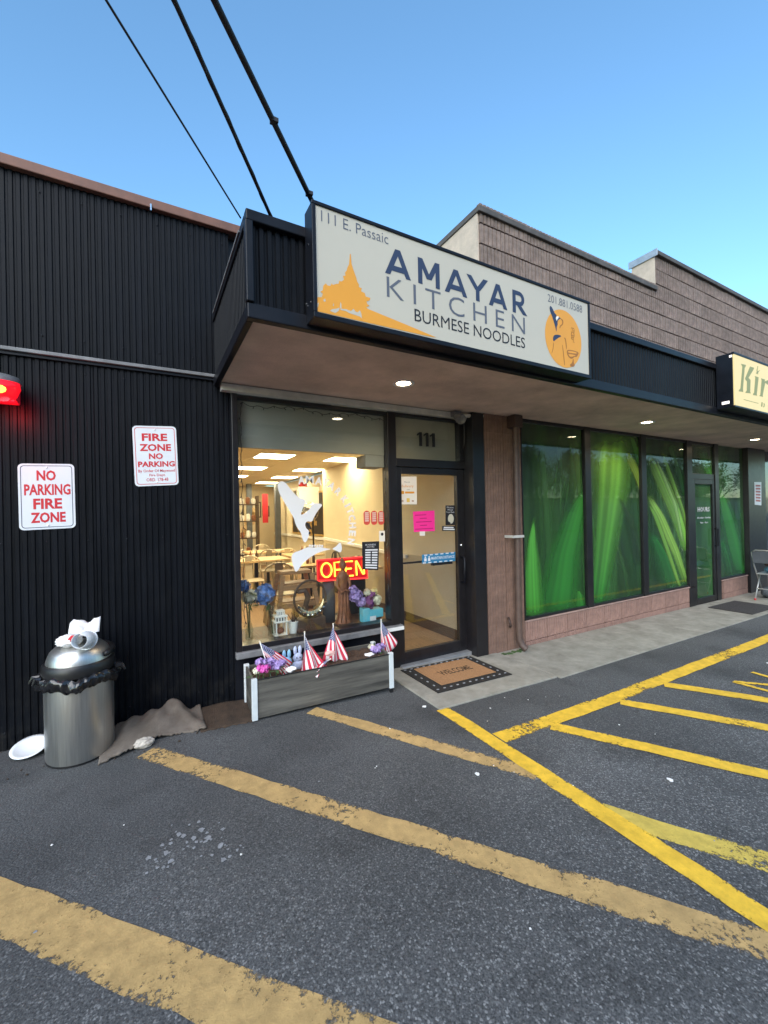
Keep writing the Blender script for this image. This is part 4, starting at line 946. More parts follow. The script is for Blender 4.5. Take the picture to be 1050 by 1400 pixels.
# display ledge behind the glass
lz = .40
sbox('display_ledge', (.66, 2.14, WY+.085, 4.42, lz-.05, lz), M['dark_wood'])
def petals(c, r, n, size, seed, sc=(1,1,1)):
    rn = random.Random(seed); mb = MB(); c = Vector(c)
    for i in range(n):
        d = Vector((rn.gauss(0,1), rn.gauss(0,1), rn.gauss(0,1))).normalized(); p = c+Vector((d.x*sc[0], d.y*sc[1], d.z*sc[2]))*r*rn.uniform(.45, 1.1)
        a = d.orthogonal().normalized(); a.rotate(Matrix.Rotation(rn.uniform(0, 6.28), 3, d)); b = d.cross(a); s = size*rn.uniform(.7, 1.2)
        for k in range(4):
            e = a*math.cos(k*1.571)+b*math.sin(k*1.571); f = a*math.cos(k*1.571+.785)+b*math.sin(k*1.571+.785); h = a*math.cos(k*1.571-.785)+b*math.sin(k*1.571-.785)
            mb.add([p, p+h*s*.6+d*s*.15, p+e*s+d*s*.25, p+f*s*.6+d*s*.15], [(0,1,2,3)])
    return mb
def bouquet(label, base, vase_prof, blooms, seed, vm):
    t = thing('flower_vase', base, label, 'flowers')
    MB().lathe(vase_prof, base, 20, caps=False).build('vase', vm, t, smooth=True)
    for i, (c, r, mt) in enumerate(blooms):
        b = MB().blob(c, r*.45, 2, .2, seed=i).build('bloom', mt, t); 
        petals(c, r, 110, r*.42, seed+i).build('petals', mt, b)
        MB().tube([c, (c[0]*.3+base[0]*.7, c[1]*.3+base[1]*.7, base[2]+.2), (base[0], base[1], base[2]+.02)], .005, 5).build('stem', M['leaf'], t)
    for i in range(5):
        c = blooms[i % len(blooms)][0]; p = Vector((c[0]+random.uniform(-.06, .06), c[1]-.02, c[2]-blooms[0][1]*.9)); d = Vector((random.uniform(-1,1), random.uniform(-.6,.2), random.uniform(-.6,.1))).normalized(); s = d.cross(Vector((0,0,1)))
        MB().add([p, p+d*.05+s*.025, p+d*.10, p+d*.05-s*.025], [(0,1,2,3)]).build('leaf', M['leaf'], t)
    return t
M['vase_glass'] = glass_mat('vase_glass', (.80,.84,.80), .10)
def ledge_at(px, py, Y): 
    p = at(px, py, Y); return (p.x, p.y, lz)
b1 = ledge_at(373, 860, 4.02)
bouquet('blue hydrangea in a tall glass vase behind the window', b1, [(.045,.004),(.05,.01),(.038,.12),(.045,.24),(.06,.30)], [(tuple(at(362,813,3.98)), .092, M['blue_flower'])], 21, M['vase_glass'])
b2 = ledge_at(341, 872, 4.0)
bouquet('pale cream and violet flowers in narrow bottle at left window edge', b2, [(.03,.004),(.036,.02),(.036,.10),(.016,.18),(.016,.30)], [(tuple(at(341,815,3.97)), .066, M['cream_flower']), (tuple(at(334,801,3.95)), .05, M['blue_flower'])], 33, M['vase_glass'])
# lantern
lt_c = at(383, 862, 3.98); lx, ly = lt_c.x, lt_c.y
lan = thing('lantern', (lx, ly, lz), 'small white lantern with slotted top behind the window', 'lantern')
for sx in (-1, 1):
    for sy in (-1, 1): MB().box(lx+sx*.048-.006, lx+sx*.048+.006, ly+sy*.048-.006, ly+sy*.048+.006, lz+.014, lz+.135).build('post', M['white'], lan)
MB().box(lx-.062, lx+.062, ly-.062, ly+.062, lz+.001, lz+.014).build('base', M['white'], lan, bevel=.003)
MB().box(lx-.066, lx+.066, ly-.066, ly+.066, lz+.135, lz+.147).build('eave', M['white'], lan, bevel=.003)
for z0, hw, hh in ((.147, .052, .035), (.20, .034, .032)):
    for k in range(5):
        xx = lx-hw+2*hw*k/4; MB().box(xx-.005, xx+.005, ly-hw, ly-hw+.008, lz+z0, lz+z0+hh).build('slat', M['white'], lan)
    MB().box(lx-hw+.01, lx+hw-.01, ly-hw+.012, ly+hw, lz+z0, lz+z0+hh).build('core', M['grey_cloth'], lan)
MB().box(lx-.060, lx+.060, ly-.060, ly+.060, lz+.183, lz+.199).build('roof', M['white'], lan, bevel=.003)
MB().box(lx-.040, lx+.040, ly-.040, ly+.040, lz+.233, lz+.246).build('cap', M['white'], lan, bevel=.003)
MB().blob((lx, ly, lz+.05), .035, 2, .1, (1,1,.9)).build('candle', M['terracotta'], lan, smooth=True)
# white pot
pc = at(401, 865, 4.0)
pot = thing('plant_pot', (pc.x, pc.y, lz), 'small white tapered pot with dry twigs beside the lantern', 'pot')
MB().lathe([(.036,.001),(.052,.105),(.056,.108),(.056,.118),(.048,.118),(.044,.10)], (pc.x, pc.y, lz), 24).build('pot_body', M['white_clay'], pot, auto=40)
tw = MB()
for i in range(14): tw.tube([(pc.x, pc.y, lz+.09), (pc.x+random.uniform(-.05,.05), pc.y+random.uniform(-.04,.04), lz+random.uniform(.15,.20))], .003, 4)
tag(tw.build('twigs', M['soil'], pot), kind='stuff')
# wooden step stool
st = at(405, 800, 4.2); sx0 = st.x
stool = thing('step_stool', (sx0, 4.22, lz), 'brown wooden step stool standing behind the gong', 'stool')
MB().box(sx0-.17, sx0+.15, 4.14, 4.30, .95, .985).build('top', M['wood'], stool, bevel=.005)
for a, b in ((-.16, -.25), (.14, .22)):
    for yy in (4.12, 4.32):
        MB().bar((sx0+a, yy, .949), (sx0+b, yy+(yy-4.22)*.5, lz+.001), .045, .03, up=(0,1,0)).build('leg', M['wood'], stool, bevel=.004)
for z_, k in ((.80, .19), (.62, .21)):
    MB().box(sx0-k+.02, sx0+k-.03, 4.09, 4.11, z_, z_+.05).build('step', M['wood'], stool, bevel=.004)
    MB().box(sx0-k+.02, sx0+k-.03, 4.12, 4.30, z_+.051, z_+.066).build('tread', M['wood'], stool, bevel=.004)
# gong
gc = at(424, 818, 4.0)
gong = thing('gong', (gc.x, 4.0, lz), 'round brass gong with dark hoop and beaded lower rim in the window', 'gong')
MB().tube([(gc.x+.165*math.cos(k*math.pi/20), 4.0, gc.z+.18*math.sin(k*math.pi/20)) for k in range(40)], .011, 8, close=True).build('hoop', M['dark_wood'], gong, smooth=True)
MB().tube([(gc.x+(.135+.0*k)*math.cos(R(200+k*8.5)), 3.985, gc.z+.145*math.sin(R(200+k*8.5))) for k in range(19)], [.006+.034*math.sin(math.pi*k/18) for k in range(19)], 8).build('crescent', M['brass'], gong)
for k in range(9):
    a = R(205+k*17); MB().blob((gc.x+.15*math.cos(a), 3.955, gc.z+.16*math.sin(a)), .016, 2, .15, seed=k).build('bead', M['chrome'], gong)
MB().tube([(gc.x-.13, 3.99, gc.z+.08), (gc.x-.06, 3.97, gc.z+.09), (gc.x-.03, 3.98, gc.z+.02), (gc.x-.05, 3.99, gc.z-.06), (gc.x-.02, 4.0, gc.z-.12)], [.02,.026,.03,.026,.016], 10).build('carved_hook', M['dark_wood'], gong, smooth=True)
MB().box(gc.x-.14, gc.x+.14, 3.94, 4.06, lz+.001, gc.z-.185).build('stand', M['dark_wood'], gong, bevel=.006)
# carved statue
sc_ = at(470, 862, 4.02); X0 = sc_.x
stat = thing('statue', (X0, 4.02, lz), 'slender carved reddish wood figure standing in front of the neon sign', 'statue')
prof = [(.085,.001),(.09,.03),(.07,.06),(.058,.12),(.05,.20),(.052,.28),(.056,.34),(.046,.40),(.052,.46),(.062,.50),(.045,.545),(.02,.56),(.018,.575)]
MB().lathe(prof, (X0, 4.02, lz), 18, sy=.8).build('robe', M['terracotta'], stat, smooth=True)
MB().blob((X0, 4.015, lz+.62), .046, 3, .03, (.85,.95,1.12), 3).blob((X0, 4.03, lz+.672), .022, 2).build('head', M['terracotta'], stat, smooth=True)
for s in (-1, 1): MB().tube([(X0+s*.055, 4.02, lz+.51), (X0+s*.075, 4.0, lz+.41), (X0+s*.04, 3.965, lz+.34), (X0, 3.955, lz+.37)], [.018,.016,.014,.012], 8).build('arm', M['terracotta'], stat, smooth=True)
for k in range(5):
    a = R(200+k*35); MB().tube([(X0+.055*math.cos(a), 4.02+.045*math.sin(a), lz+.36), (X0+.058*math.cos(a), 4.02+.05*math.sin(a), lz+.18), (X0+.085*math.cos(a), 4.02+.068*math.sin(a), lz+.03)], .008, 5).build('robe_fold', M['terracotta'], stat, smooth=True)
MB().box(X0-.10, X0+.10, 3.93, 4.11, lz-.001, lz+.018).build('plinth', M['dark_wood'], stat)
# grey cloth roll and dark panel behind
p_ = at(452, 830, 4.15)
tag(MB().lathe([(.07,0),(.075,.2),(.07,.42),(.05,.44)], (p_.x, 4.2, lz+.001), 14, sy=.6).build('grey_vase', M['grey_cloth'], smooth=True), 'tall dull grey vase between gong and carved figure', 'vase')
p_ = at(488, 800, 4.3); q = []
for k in range(13): q.append((p_.x+.14*math.cos(k*math.pi/12), 4.36, lz+.36+.20*math.sin(k*math.pi/12)))
tag(MB().extr(q+[(p_.x-.14, 4.36, lz+.001), (p_.x+.14, 4.36, lz+.001)], (0, .03, 0)).build('dark_screen', M['night']), 'dark rounded board behind the purple flowers', 'board')
# flower box at the right
fb = at(507, 850, 3.97); fx = fb.x
box = thing('flower_box', (fx, 3.97, lz), 'turquoise box of lilac, plum and white flowers in the window corner', 'flowers')
MB().box(fx-.11, fx-.03, 3.92, 4.02, lz+.001, lz+.15).build('tall_vase', M['turquoise'], box, bevel=.006)
MB().box(fx-.028, fx+.13, 3.92, 4.04, lz+.04, lz+.13).build('trough', M['turquoise'], box, bevel=.006)
MB().box(fx-.025, fx+.11, 3.93, 4.03, lz+.001, lz+.039).build('trough_foot', M['dark_wood'], box)
MB().box(fx-.04, fx+.03, 3.905, 3.91, lz+.002, lz+.065).build('card', M['sign_blue_white'], box)
for i, (a, b, r, mt) in enumerate(((487,814,.066,'purple'), (494,822,.056,'purple'), (483,807,.046,'purple'), (504,824,.062,'plum'), (508,814,.046,'plum'), (515,820,.05,'cream_flower'), (502,810,.036,'cream_flower'), (511,809,.038,'yellow_flower'))):
    c = at(a, b, 3.96)
    o = MB().blob(c, r*.45, 2, .2, seed=i).build('bloom', M[mt], box); petals(c, r, 110, r*.42, 60+i).build('petals', M[mt], o)

# neon OPEN sign
NY = 4.12
ns = thing('neon_sign', at(466, 778, NY), 'glowing red and yellow neon OPEN sign inside the window', 'sign')
tl_, tr_, br_, bl_ = [at(*q, NY) for q in ((433,766),(500,761),(502,790),(434,794))]
red_glow = emat('neon_red', (1, .03, .03), 1.1); yel_glow = emat('neon_yellow', (1, .36, .03), 2.6)
MB().extr([tl_, tr_, br_, bl_], (0, .02, 0)).build('back_board', mat('neon_board', (.30,.01,.015), .3, emit=(1,.01,.02), estr=.10), ns)
MB().tube([p+Vector((0,-.012,0)) for p in (tl_, tr_, br_, bl_)], .009, 7, close=True).build('border_tube', red_glow, ns)
def nlet(strokes, u0, u1, nm):
    for s_ in strokes:
        pts = []
        for u, v in s_:
            U = u0+(u1-u0)*u; top = tl_.lerp(tr_, U); bot = bl_.lerp(br_, U); pts.append(bot.lerp(top, .16+.68*v)+Vector((0, -.018, 0)))
        MB().tube(pts, .0085, 7).build(nm, yel_glow, ns, smooth=True)
nlet([[(.5+.5*math.cos(k*math.pi/10), .5+.5*math.sin(k*math.pi/10)) for k in range(21)]], .07, .27, 'neon_letter')
nlet([[(0,0),(0,1),(.7,1),(1,.85),(1,.62),(.7,.48),(0,.48)]], .33, .49, 'neon_letter')
nlet([[(1,1),(0,1),(0,0),(1,0)], [(0,.5),(.8,.5)]], .55, .70, 'neon_letter')
nlet([[(0,0),(0,1),(.08,1),(.85,.06),(1,.06),(1,1)]], .77, .93, 'neon_letter')

# ------------------------------------------------------------------ prints on the glass
GY = WY+.002
dec = thing('window_decal', at(430, 720, GY), 'white vinyl dancer with lettering arched round it on the window', 'decal')
Za = lambda pts: zz(320, 580, 4.773, pts); Zb = lambda pts: zz(320, 720, 4.773, pts)
MB().poly(poly_at(soft(Za([(283,410),(288,382),(305,370),(325,374),(345,392),(372,428),(398,458),(430,480),(470,492),(462,520),(445,555),(432,598),(470,575),(500,548),(512,514),(582,520),(560,548),(540,575),(522,605),(508,640),(478,630),(462,650),(470,680),(492,695),(490,725),(475,762),(462,775),(448,755),(436,705),(415,680),(400,650),(390,610),(365,570),(330,510),(300,462)])), GY)).build('dancer_body', M['vinyl_white'], dec)
MB().poly(poly_at(soft(Zb([(373,176),(440,152),(482,132),(520,138),(560,132),(600,142),(640,146),(600,154),(545,172),(500,197),(440,247),(406,305),(390,270),(378,230)])), GY)).build('dancer_skirt', M['vinyl_white'], dec)
MB().poly(poly_at(soft(Zb([(636,145),(668,130),(690,98),(702,120),(704,150),(696,172),(666,156)])), GY)).build('dancer_flower', M['vinyl_white'], dec)
for k in range(6):
    c = at(320+(495+16*k)/4.773, 720+(124+2*(k % 2))/4.773, GY)
    MB().poly([(c.x+.011*math.cos(t*math.pi/4), c.y, c.z+.011*math.sin(t*math.pi/4)) for t in range(8)]).build('bead_print', M['vinyl_white'], dec)
for q in ([(470,645),(480,640),(495,655),(506,680),(504,692),(490,680),(475,662)], [(488,700),(502,705),(496,718),(486,722)]):
    MB().poly(poly_at(Za(q), GY-.0008)).build('face_print', M['ink'], dec)
arc = [('A',440,365),('M',493,362),('A',553,370),('Y',600,380),('A',637,402),('R',680,440),('K',722,490),('I',742,528),('T',757,565),('C',769,610),('H',774,660),('E',772,712),('N',764,765)]
AP = [at(320+x/4.773, 580+y/4.773, GY) for _, x, y in arc]
for i, (ch, _, _) in enumerate(arc):
    t = (AP[min(i+1, 12)]-AP[max(i-1, 0)]); t.y = 0; t.normalize(); nrm = Vector((-t.z, 0, t.x))
    h = .076; w = {'I': .02, 'M': .08, 'A': .07}.get(ch, .056)
    text(ch, M['vinyl_white'], dec, AP[i]-t*w/2-nrm*h/2, t*w, nrm*h, bold=.04 if ch != 'M' else .015, res=2)
# opening hours
hb = thing('hours_sticker', at(506, 760, GY), 'black opening hours sticker with white rows on the window', 'sticker')
H = [at(*q, GY) for q in ((495,741),(518.5,740),(517,779.5),(495.5,778.5))]
MB().poly(H).build('sheet', M['ink'], hb)
def quadpt(u, v): return (H[3].lerp(H[2], u)).lerp(H[0].lerp(H[1], u), v)+Vector((0, -.0008, 0))
for nm, v0, v1, u0, u1 in (('BUSINESS', .86, .92, .2, .8), ('HOURS', .79, .84, .28, .72)):
    a = quadpt(u0, v0); text(nm, M['vinyl_white'], hb, a, quadpt(u1, v0)-a, quadpt(u0, v1)-a, res=1)
for k in range(8):
    v0 = .68-.09*k
    for u0, u1 in (((.18, .92),) if k in (0, 6, 7) else ((.18, .50), (.58, .92))):
        MB().poly([quadpt(u0, v0), quadpt(u1, v0), quadpt(u1, v0+.05), quadpt(u0, v0+.05)]).build('printed_row', M['vinyl_white'], hb)
# three red oval stickers and the white bell plate
rdm = mat('oval_red', (.60,.07,.05), .5)
for k, x in enumerate((501.5, 511.5, 521)):
    c = at(x, 708, GY); t = thing('oval_sticker', c, ['red oval sticker on the window, left of the three', 'red oval sticker on the window, middle of the three', 'red oval sticker on the window, right of the three'][k], 'sticker', 'red oval stickers')
    pts = []
    for i in range(24):
        a = i*math.pi/12; pts.append((c.x+.036*math.cos(a), GY, c.z+.030*math.sin(a)+(.042 if math.sin(a) > 0 else -.042)))
    MB().poly(pts).build('sheet', rdm, t)
    for j in range(5):
        zq = c.z+.045-.02*j; MB().poly([(c.x-.022, GY-.0008, zq), (c.x+.022, GY-.0008, zq), (c.x+.022, GY-.0008, zq+.009), (c.x-.022, GY-.0008, zq+.009)]).build('printed_row', M['pale_print'], t)
c = at(522.5, 733, GY); t = thing('bell_card', c, 'small white card with black dot beside the window frame', 'card')
MB().poly([(c.x-.035, GY, c.z-.055), (c.x+.033, GY, c.z-.055), (c.x+.033, GY, c.z+.055), (c.x-.035, GY, c.z+.055)]).build('sheet', M['pale_print'], t)
MB().poly([(c.x+.016*math.cos(i*.5236), GY-.0008, c.z+.02+.016*math.sin(i*.5236)) for i in range(12)]).build('dot', M['ink'], t)
# door prints
DY = WY-.0045
def sheet(name, label, cat, cs, mt): 
    P = [at(*q, DY) for q in cs]; t = thing(name, (P[0]+P[2])/2, label, cat); MB().poly(P).build('sheet', mt, t)
    def q(u, v): return (P[3].lerp(P[2], u)).lerp(P[0].lerp(P[1], u), v)+Vector((0, -.0008, 0))
    def row(u0, u1, v0, v1, m_, nm='printed_row'): return MB().poly([q(u0, v0), q(u1, v0), q(u1, v1), q(u0, v1)]).build(nm, m_, t)
    def word(s, u0, u1, v0, v1, m_, **k): a = q(u0, v0); return text(s, m_, t, a, q(u1, v0)-a, q(u0, v1)-a, res=1, **k)
    return t, q, row, word
M['poster_white'] = mat('poster_white', (.80,.74,.68), .5)
t, q, row, word = sheet('door_poster', 'white paper poster with orange script at the top of the door', 'poster', ((545,651.5),(569.5,651.5),(570,689.5),(546.5,689.5)), M['poster_white'])
word('delivery', .12, .82, .58, .71, M['orange']); word('Now we', .3, .62, .78, .83, M['grey_ink']); word('with', .42, .6, .51, .55, M['grey_ink'])
row(.32, .85, .39, .46, M['orange']); row(.12, .27, .37, .48, M['orange']); row(.40, .58, .08, .22, mat('gold_print', (.75,.5,.1), .5)); row(.1, .22, .10, .14, M['orange_dark']); row(.7, .82, .10, .14, M['orange_dark'])
t, q, row, word = sheet('pink_note', 'bright pink paper note taped to the door glass', 'note', ((564.5,699.5),(594,698),(594.5,726),(566,727.5)), M['pink'])
dp = mat('pink_ink', (.45,.01,.12), .7)
for k, (a, b) in enumerate(((.08,.6), (.3,.62), (.12,.85), (.3,.62), (.06,.92))): row(a, b, .80-.17*k, .835-.17*k, dp)
t, q, row, word = sheet('paper_tag', 'tiny white paper tag under the pink note', 'tag', ((573.5,726.5),(581,726.5),(581,732.5),(574,732.5)), M['poster_white'])
t, q, row, word = sheet('mask_sticker', 'black sticker with a masked face at the right of the door', 'sticker', ((609,691),(622,691),(622.5,718),(609,718)), M['ink'])
word('Please', .15, .85, .86, .94, M['vinyl_white']); word('Wear', .2, .8, .74, .82, M['vinyl_white']); word('Your Mask', .08, .92, .62, .70, M['vinyl_white'])
cc = q(.55, .32); MB().poly([(cc.x+.042*math.cos(i*.35), cc.y, cc.z+.055*math.sin(i*.35)) for i in range(18)]).build('head_print', mat('head_print', (.62,.58,.46), .6), t)
MB().poly([(cc.x-.045, cc.y-.0005, cc.z-.02), (cc.x-.005, cc.y-.0005, cc.z-.045), (cc.x-.01, cc.y-.0005, cc.z-.065), (cc.x-.04, cc.y-.0005, cc.z-.05)]).build('mask_print', M['ink'], t)
t, q, row, word = sheet('small_sticker', 'small black sticker with two white lines under the mask sticker', 'sticker', ((604.5,719),(622.5,719),(623,726),(604.5,725.5)), M['ink'])
row(.12, .85, .55, .80, M['vinyl_white']); row(.08, .92, .18, .42, M['vinyl_white'])
t, q, row, word = sheet('distance_strip', 'blue strip reading MAINTAIN DISTANCE across the door bar', 'sticker', ((577,758.5),(622.5,754.5),(622.5,767),(577,771)), M['blue_print'])
word('MAINTAIN DISTANCE', .27, .97, .36, .68, M['vinyl_white'], bold=.02)
for k in range(6):
    row(.06+.16*k, .15+.16*k, .86, .98, M['vinyl_white']); row(.02+.16*k, .11+.16*k, .02, .14, M['vinyl_white'])
for u in (.06, .17): row(u, u+.07, .25, .58, M['vinyl_white']); row(u+.015, u+.055, .62, .78, M['vinyl_white'])
# string of fairy lights round the window
fy = WY-.036
fairy = thing('fairy_lights', (.7, fy, 2.5), 'dark string of unlit fairy lights around the window frame', 'string lights')
pts = [(.70+.006*math.sin(k*1.7), fy, .6+k*.045) for k in range(43)]+[(.72+k*.03, fy, 2.535-.022*abs(math.sin(k*.7))-.012*math.sin(k*.31)) for k in range(47)]+[(2.128+.007*math.sin(k*1.9), fy, 2.5-k*.045) for k in range(42)]
MB().tube(pts, .0032, 4).build('wire', M['black_plastic'], fairy)
bl = MB()
for k in range(1, len(pts), 3): bl.tube([pts[k], (pts[k][0]+random.uniform(-.02, .02), fy-.004, pts[k][2]-.02)], .0042, 4)
tag(bl.build('bulbs', M['black_plastic'], fairy), kind='stuff')

# ------------------------------------------------------------------ things on the ground
# steel bin
BXc, BYc = -.42, 3.44
bin_ = thing('trash_bin', (BXc, BYc, 0), 'oval brushed steel bin with black bag and litter on its lid', 'bin')
def oval(t, rx, ry): return (BXc+rx*math.cos(t), BYc+ry*math.sin(t))
def shell(prof, nm, mt, n=40, **k):
    mb = MB(); v = []
    for rx, ry, z in prof: v += [(*oval(2*math.pi*i/n, rx, ry), z) for i in range(n)]
    f = [(j*n+i, j*n+(i+1) % n, (j+1)*n+(i+1) % n, (j+1)*n+i) for j in range(len(prof)-1) for i in range(n)]
    mb.add(v, f+[tuple(range(n))[::-1], tuple((len(prof)-1)*n+i for i in range(n))]); return mb.build(nm, mt, bin_, **k)
shell([(.185,.195,.012), (.188,.198,.02), (.192,.202,.53)], 'body', M['steel'], auto=40)
shell([(.18,.19,.0), (.187,.197,.004), (.187,.197,.014)], 'base_ring', M['black_plastic'], auto=40)
shell([(.197,.207,.55), (.202,.212,.575), (.200,.210,.615), (.192,.202,.625)], 'lid_band', M['black_plastic'], auto=40)
shell([(.180,.190,.626), (.176,.186,.65), (.160,.170,.690), (.128,.138,.722), (.08,.09,.736), (.01,.012,.740)], 'lid', M['steel'], auto=60)
MB().tube([(*oval(R(a), .185, .195), .665+.012*math.sin(R(a))) for a in range(-35, 95, 10)], .018, 7).build('lid_hinge', M['black_plastic'], bin_, smooth=True)
rn = random.Random(8); n = 110; v = []
for j, (dr, z) in enumerate(((.004, .60-.045), (.022, .552), (.034, .530), (.030, .500), (.012, .478), (.002, .50))):
    for i in range(n):
        a = 2*math.pi*i/n; k = dr*(1+.55*rn.uniform(-1, 1))+.008*math.sin(a*9+j)*(j > 0)+.005*math.sin(a*31+j*1.3)
        v.append((*oval(a, .194+k, .204+k), z+rn.uniform(-.006, .006)+.012*math.sin(a*5)+.007*math.sin(a*17+j)))
mb = MB().add(v, [(j*n+i, j*n+(i+1) % n, (j+1)*n+(i+1) % n, (j+1)*n+i) for j in range(5) for i in range(n)])
bg_ = mb.build('bag_rim', M['bag'], bin_, smooth=True)
for a, l in ((185, .05), (-10, .055), (200, .035)):
    p = Vector((*oval(R(a), .21, .22), .545)); d = Vector((math.cos(R(a)), math.sin(R(a)), -.15))
    MB().tube([p, p+d*l*.6+Vector((0, 0, .01)), p+d*l+Vector((0, 0, -.02))], [.022, .016, .006], 7).build('bag_tail', M['bag'], bin_)
# litter on the lid
c = at(118, 868, 3.42)
nap = MB(); k = 9; rn = random.Random(2)
v = [(c.x-.095+.17*i/k, 3.40-.02+.12*j/k, .785+.075*j/k+.010*rn.uniform(-1, 1)+.012*math.sin(i*.9)) for j in range(k+1) for i in range(k+1)]
nap.add(v, [(j*(k+1)+i, j*(k+1)+i+1, (j+1)*(k+1)+i+1, (j+1)*(k+1)+i) for j in range(k) for i in range(k)])
o = nap.build('napkin', M['paper'], smooth=True); so = o.modifiers.new('thick', 'SOLIDIFY'); so.thickness = .003
tag(o, 'folded white napkin on top of the bin litter', 'napkin')
c = at(120, 883, 3.36)
o = thing('plastic_cup', c, 'crumpled clear plastic cup lying on the steel bin lid', 'cup')
M['clear_plastic'] = mat('clear_plastic', (.66,.70,.74), .15, spec=.7)
mb = MB().lathe([(.045,0),(.046,.004),(.036,.085),(.034,.085),(.042,.008)], n=20, caps=False).build('cup_body', M['clear_plastic'], o, smooth=True); mb.matrix_basis = Matrix.Translation((c.x+.0, c.y-.05, .772)) @ Matrix.Rotation(R(-15), 4, 'Z') @ Matrix.Rotation(R(78), 4, 'X') @ Matrix.Scale(1.25, 4)
mb = MB().tube([(.048*math.cos(i*.314), .048*math.sin(i*.314), 0) for i in range(20)], .004, 6, close=True).build('cup_rim', M['clear_plastic'], o); mb.matrix_basis = Matrix.Translation((c.x+.0, c.y-.05, .772)) @ Matrix.Rotation(R(-15), 4, 'Z') @ Matrix.Rotation(R(78), 4, 'X') @ Matrix.Scale(1.25, 4)
c = at(95, 888, 3.36)
tag(MB().blob((c.x, c.y, .77), .058, 4, .12, (1.2, 1, .7), 5).build('paper_wad', M['paper'], smooth=True), 'crumpled white paper wad on the left of the bin lid', 'paper')
tag(MB().blob((c.x+.022, c.y-.045, .79), .022, 2, .2, (1, .8, .9), 6).build('red_wrapper', M['red']), 'small red wrapper on the bin lid', 'wrapper')
# foam plate
pl = thing('foam_plate', (-.72, 3.62, 0), 'white foam plate leaning on the asphalt left of the bin', 'plate')
mb = MB().lathe([(.001,.004),(.075,.004),(.09,.018),(.112,.022),(.113,.026),(.09,.022),(.074,.008),(.001,.008)], n=32, caps=False).build('plate_body', M['white_plastic'], pl, smooth=True)
mb.matrix_basis = Matrix.Translation((-.715, 3.60, .028)) @ Matrix.Rotation(R(16), 4, 'X') @ Matrix.Rotation(R(-4), 4, 'Y') @ Matrix.Scale(.92, 4)
# crumpled carpet runner along the wall
def runner(name, x0, x1, y0, y1, fn, mt, label, nx=56, ny=22, th=.012):
    rn = random.Random(int(x0*100)+9); v = []
    jag = [rn.uniform(-.012, .012) for _ in range(nx+1)]
    for j in range(ny+1):
        for i in range(nx+1):
            u, w = i/nx, j/ny; x = x0+(x1-x0)*u; yy = y0(u)+(y1(u)-y0(u))*w+(jag[i] if j in (0,) else 0)
            v.append((x, yy, gnd(x)+.006+max(0, fn(u, w))+rn.uniform(0, .003)))
    o = MB().add(v, [(j*(nx+1)+i, j*(nx+1)+i+1, (j+1)*(nx+1)+i+1, (j+1)*(nx+1)+i) for j in range(ny) for i in range(nx)]).build(name, mt, smooth=True)
    s = o.modifiers.new('thick', 'SOLIDIFY'); s.thickness = th; s.offset = 1
    return tag(o, label, 'carpet')
gs = lambda x, m_, s: math.exp(-((x-m_)/s)**2)
runner('carpet_piece', -.305, .34, lambda u: 3.19+.13*min(1, u*2.4)-.02*math.sin(u*7), lambda u: 3.60+.105*min(1, u*2), lambda u, w: .066*gs(u-.16*w, .44, .21)*(.45+.55*math.sin(2.4*w))+.045*gs(u-.1*w, .16, .12)*(.35+.65*w)+.035*gs(u+.1*w, .80, .10)*w+.022*gs(u+.3*w,1.0,.08)+.02*w+.010*math.sin(u*21+w*5)*w+.008*math.sin(u*37-w*9)*w, M['carpet'], 'rumpled grey brown carpet runner by the wall beside the bin')
runner('carpet_piece', .30, .70, lambda u: 3.30-.02*u, lambda u: 3.705, lambda u, w: .012*gs(u, .5, .3)*w, M['carpet_dark'], 'flat dark brown carpet strip between runner and planter', nx=30)
tag(MB().blob((-.055, 3.275, .03), .055, 3, .12, (1.1, .7, .6), 12).build('stone', M['rock']), 'pale grey stone tucked under the rumpled carpet', 'stone')
rn = random.Random(77); db = MB()
for i in range(60):
    x = rn.uniform(-.9, .66); y = rn.uniform(3.62, 3.715) if rn.random() < .5 else rn.uniform(3.2, 3.4)
    db.blob((x, y, gnd(x)+.005), rn.uniform(.003, .009), 1, .3, (1, 1, .6), i)
tag(db.build('debris', M['carpet_dark']), 'leaf crumbs and grit along the base of the black wall', 'debris', kind='stuff')

# planter box
pb = thing('planter_box', (1.25, 3.45, -.04), 'long dark grey planter box with white corner posts under the window', 'planter')
A = Vector((.660, 3.265, 0)); Bv = Vector((1.885, 3.215, 0)); dx = (Bv-A).normalized(); dy = Vector((-dx.y, dx.x, 0)); L = (Bv-A).length; D = .40
PZ0, PZ1 = -.012, .300
def pbox(u0, u1, w0, w1, z0, z1, nm, mt, bevel=.003, parent=None):
    c = A+dx*(u0+u1)/2+dy*(w0+w1)/2; return MB().obox((c.x, c.y, (z0+z1)/2), dx*(u1-u0)/2, dy*(w1-w0)/2, (0, 0, (z1-z0)/2)).build(nm, mt, parent or pb, bevel=bevel)
pbox(.02, L-.02, .012, .028, PZ0+.008, PZ1-.01, 'front_board', M['planter_side'])
pbox(.02, L-.02, D-.028, D-.012, PZ0+.008, PZ1-.01, 'back_board', M['planter_side'])
pbox(.012, .028, .03, D-.03, PZ0+.008, PZ1-.01, 'side_board', M['planter_side'])
pbox(L-.028, L-.012, .03, D-.03, PZ0+.008, PZ1-.01, 'side_board', M['planter_side'])
pbox(.03, L-.03, .03, D-.03, PZ0+.01, PZ0+.02, 'floor_board', M['planter_side'])
pbox(.03, L-.03, .004, .011, PZ1-.012, PZ1-.002, 'top_edge', M['black_plastic'])
M['post_white'] = mat('post_white', (.62,.66,.68), .5, var=.1)
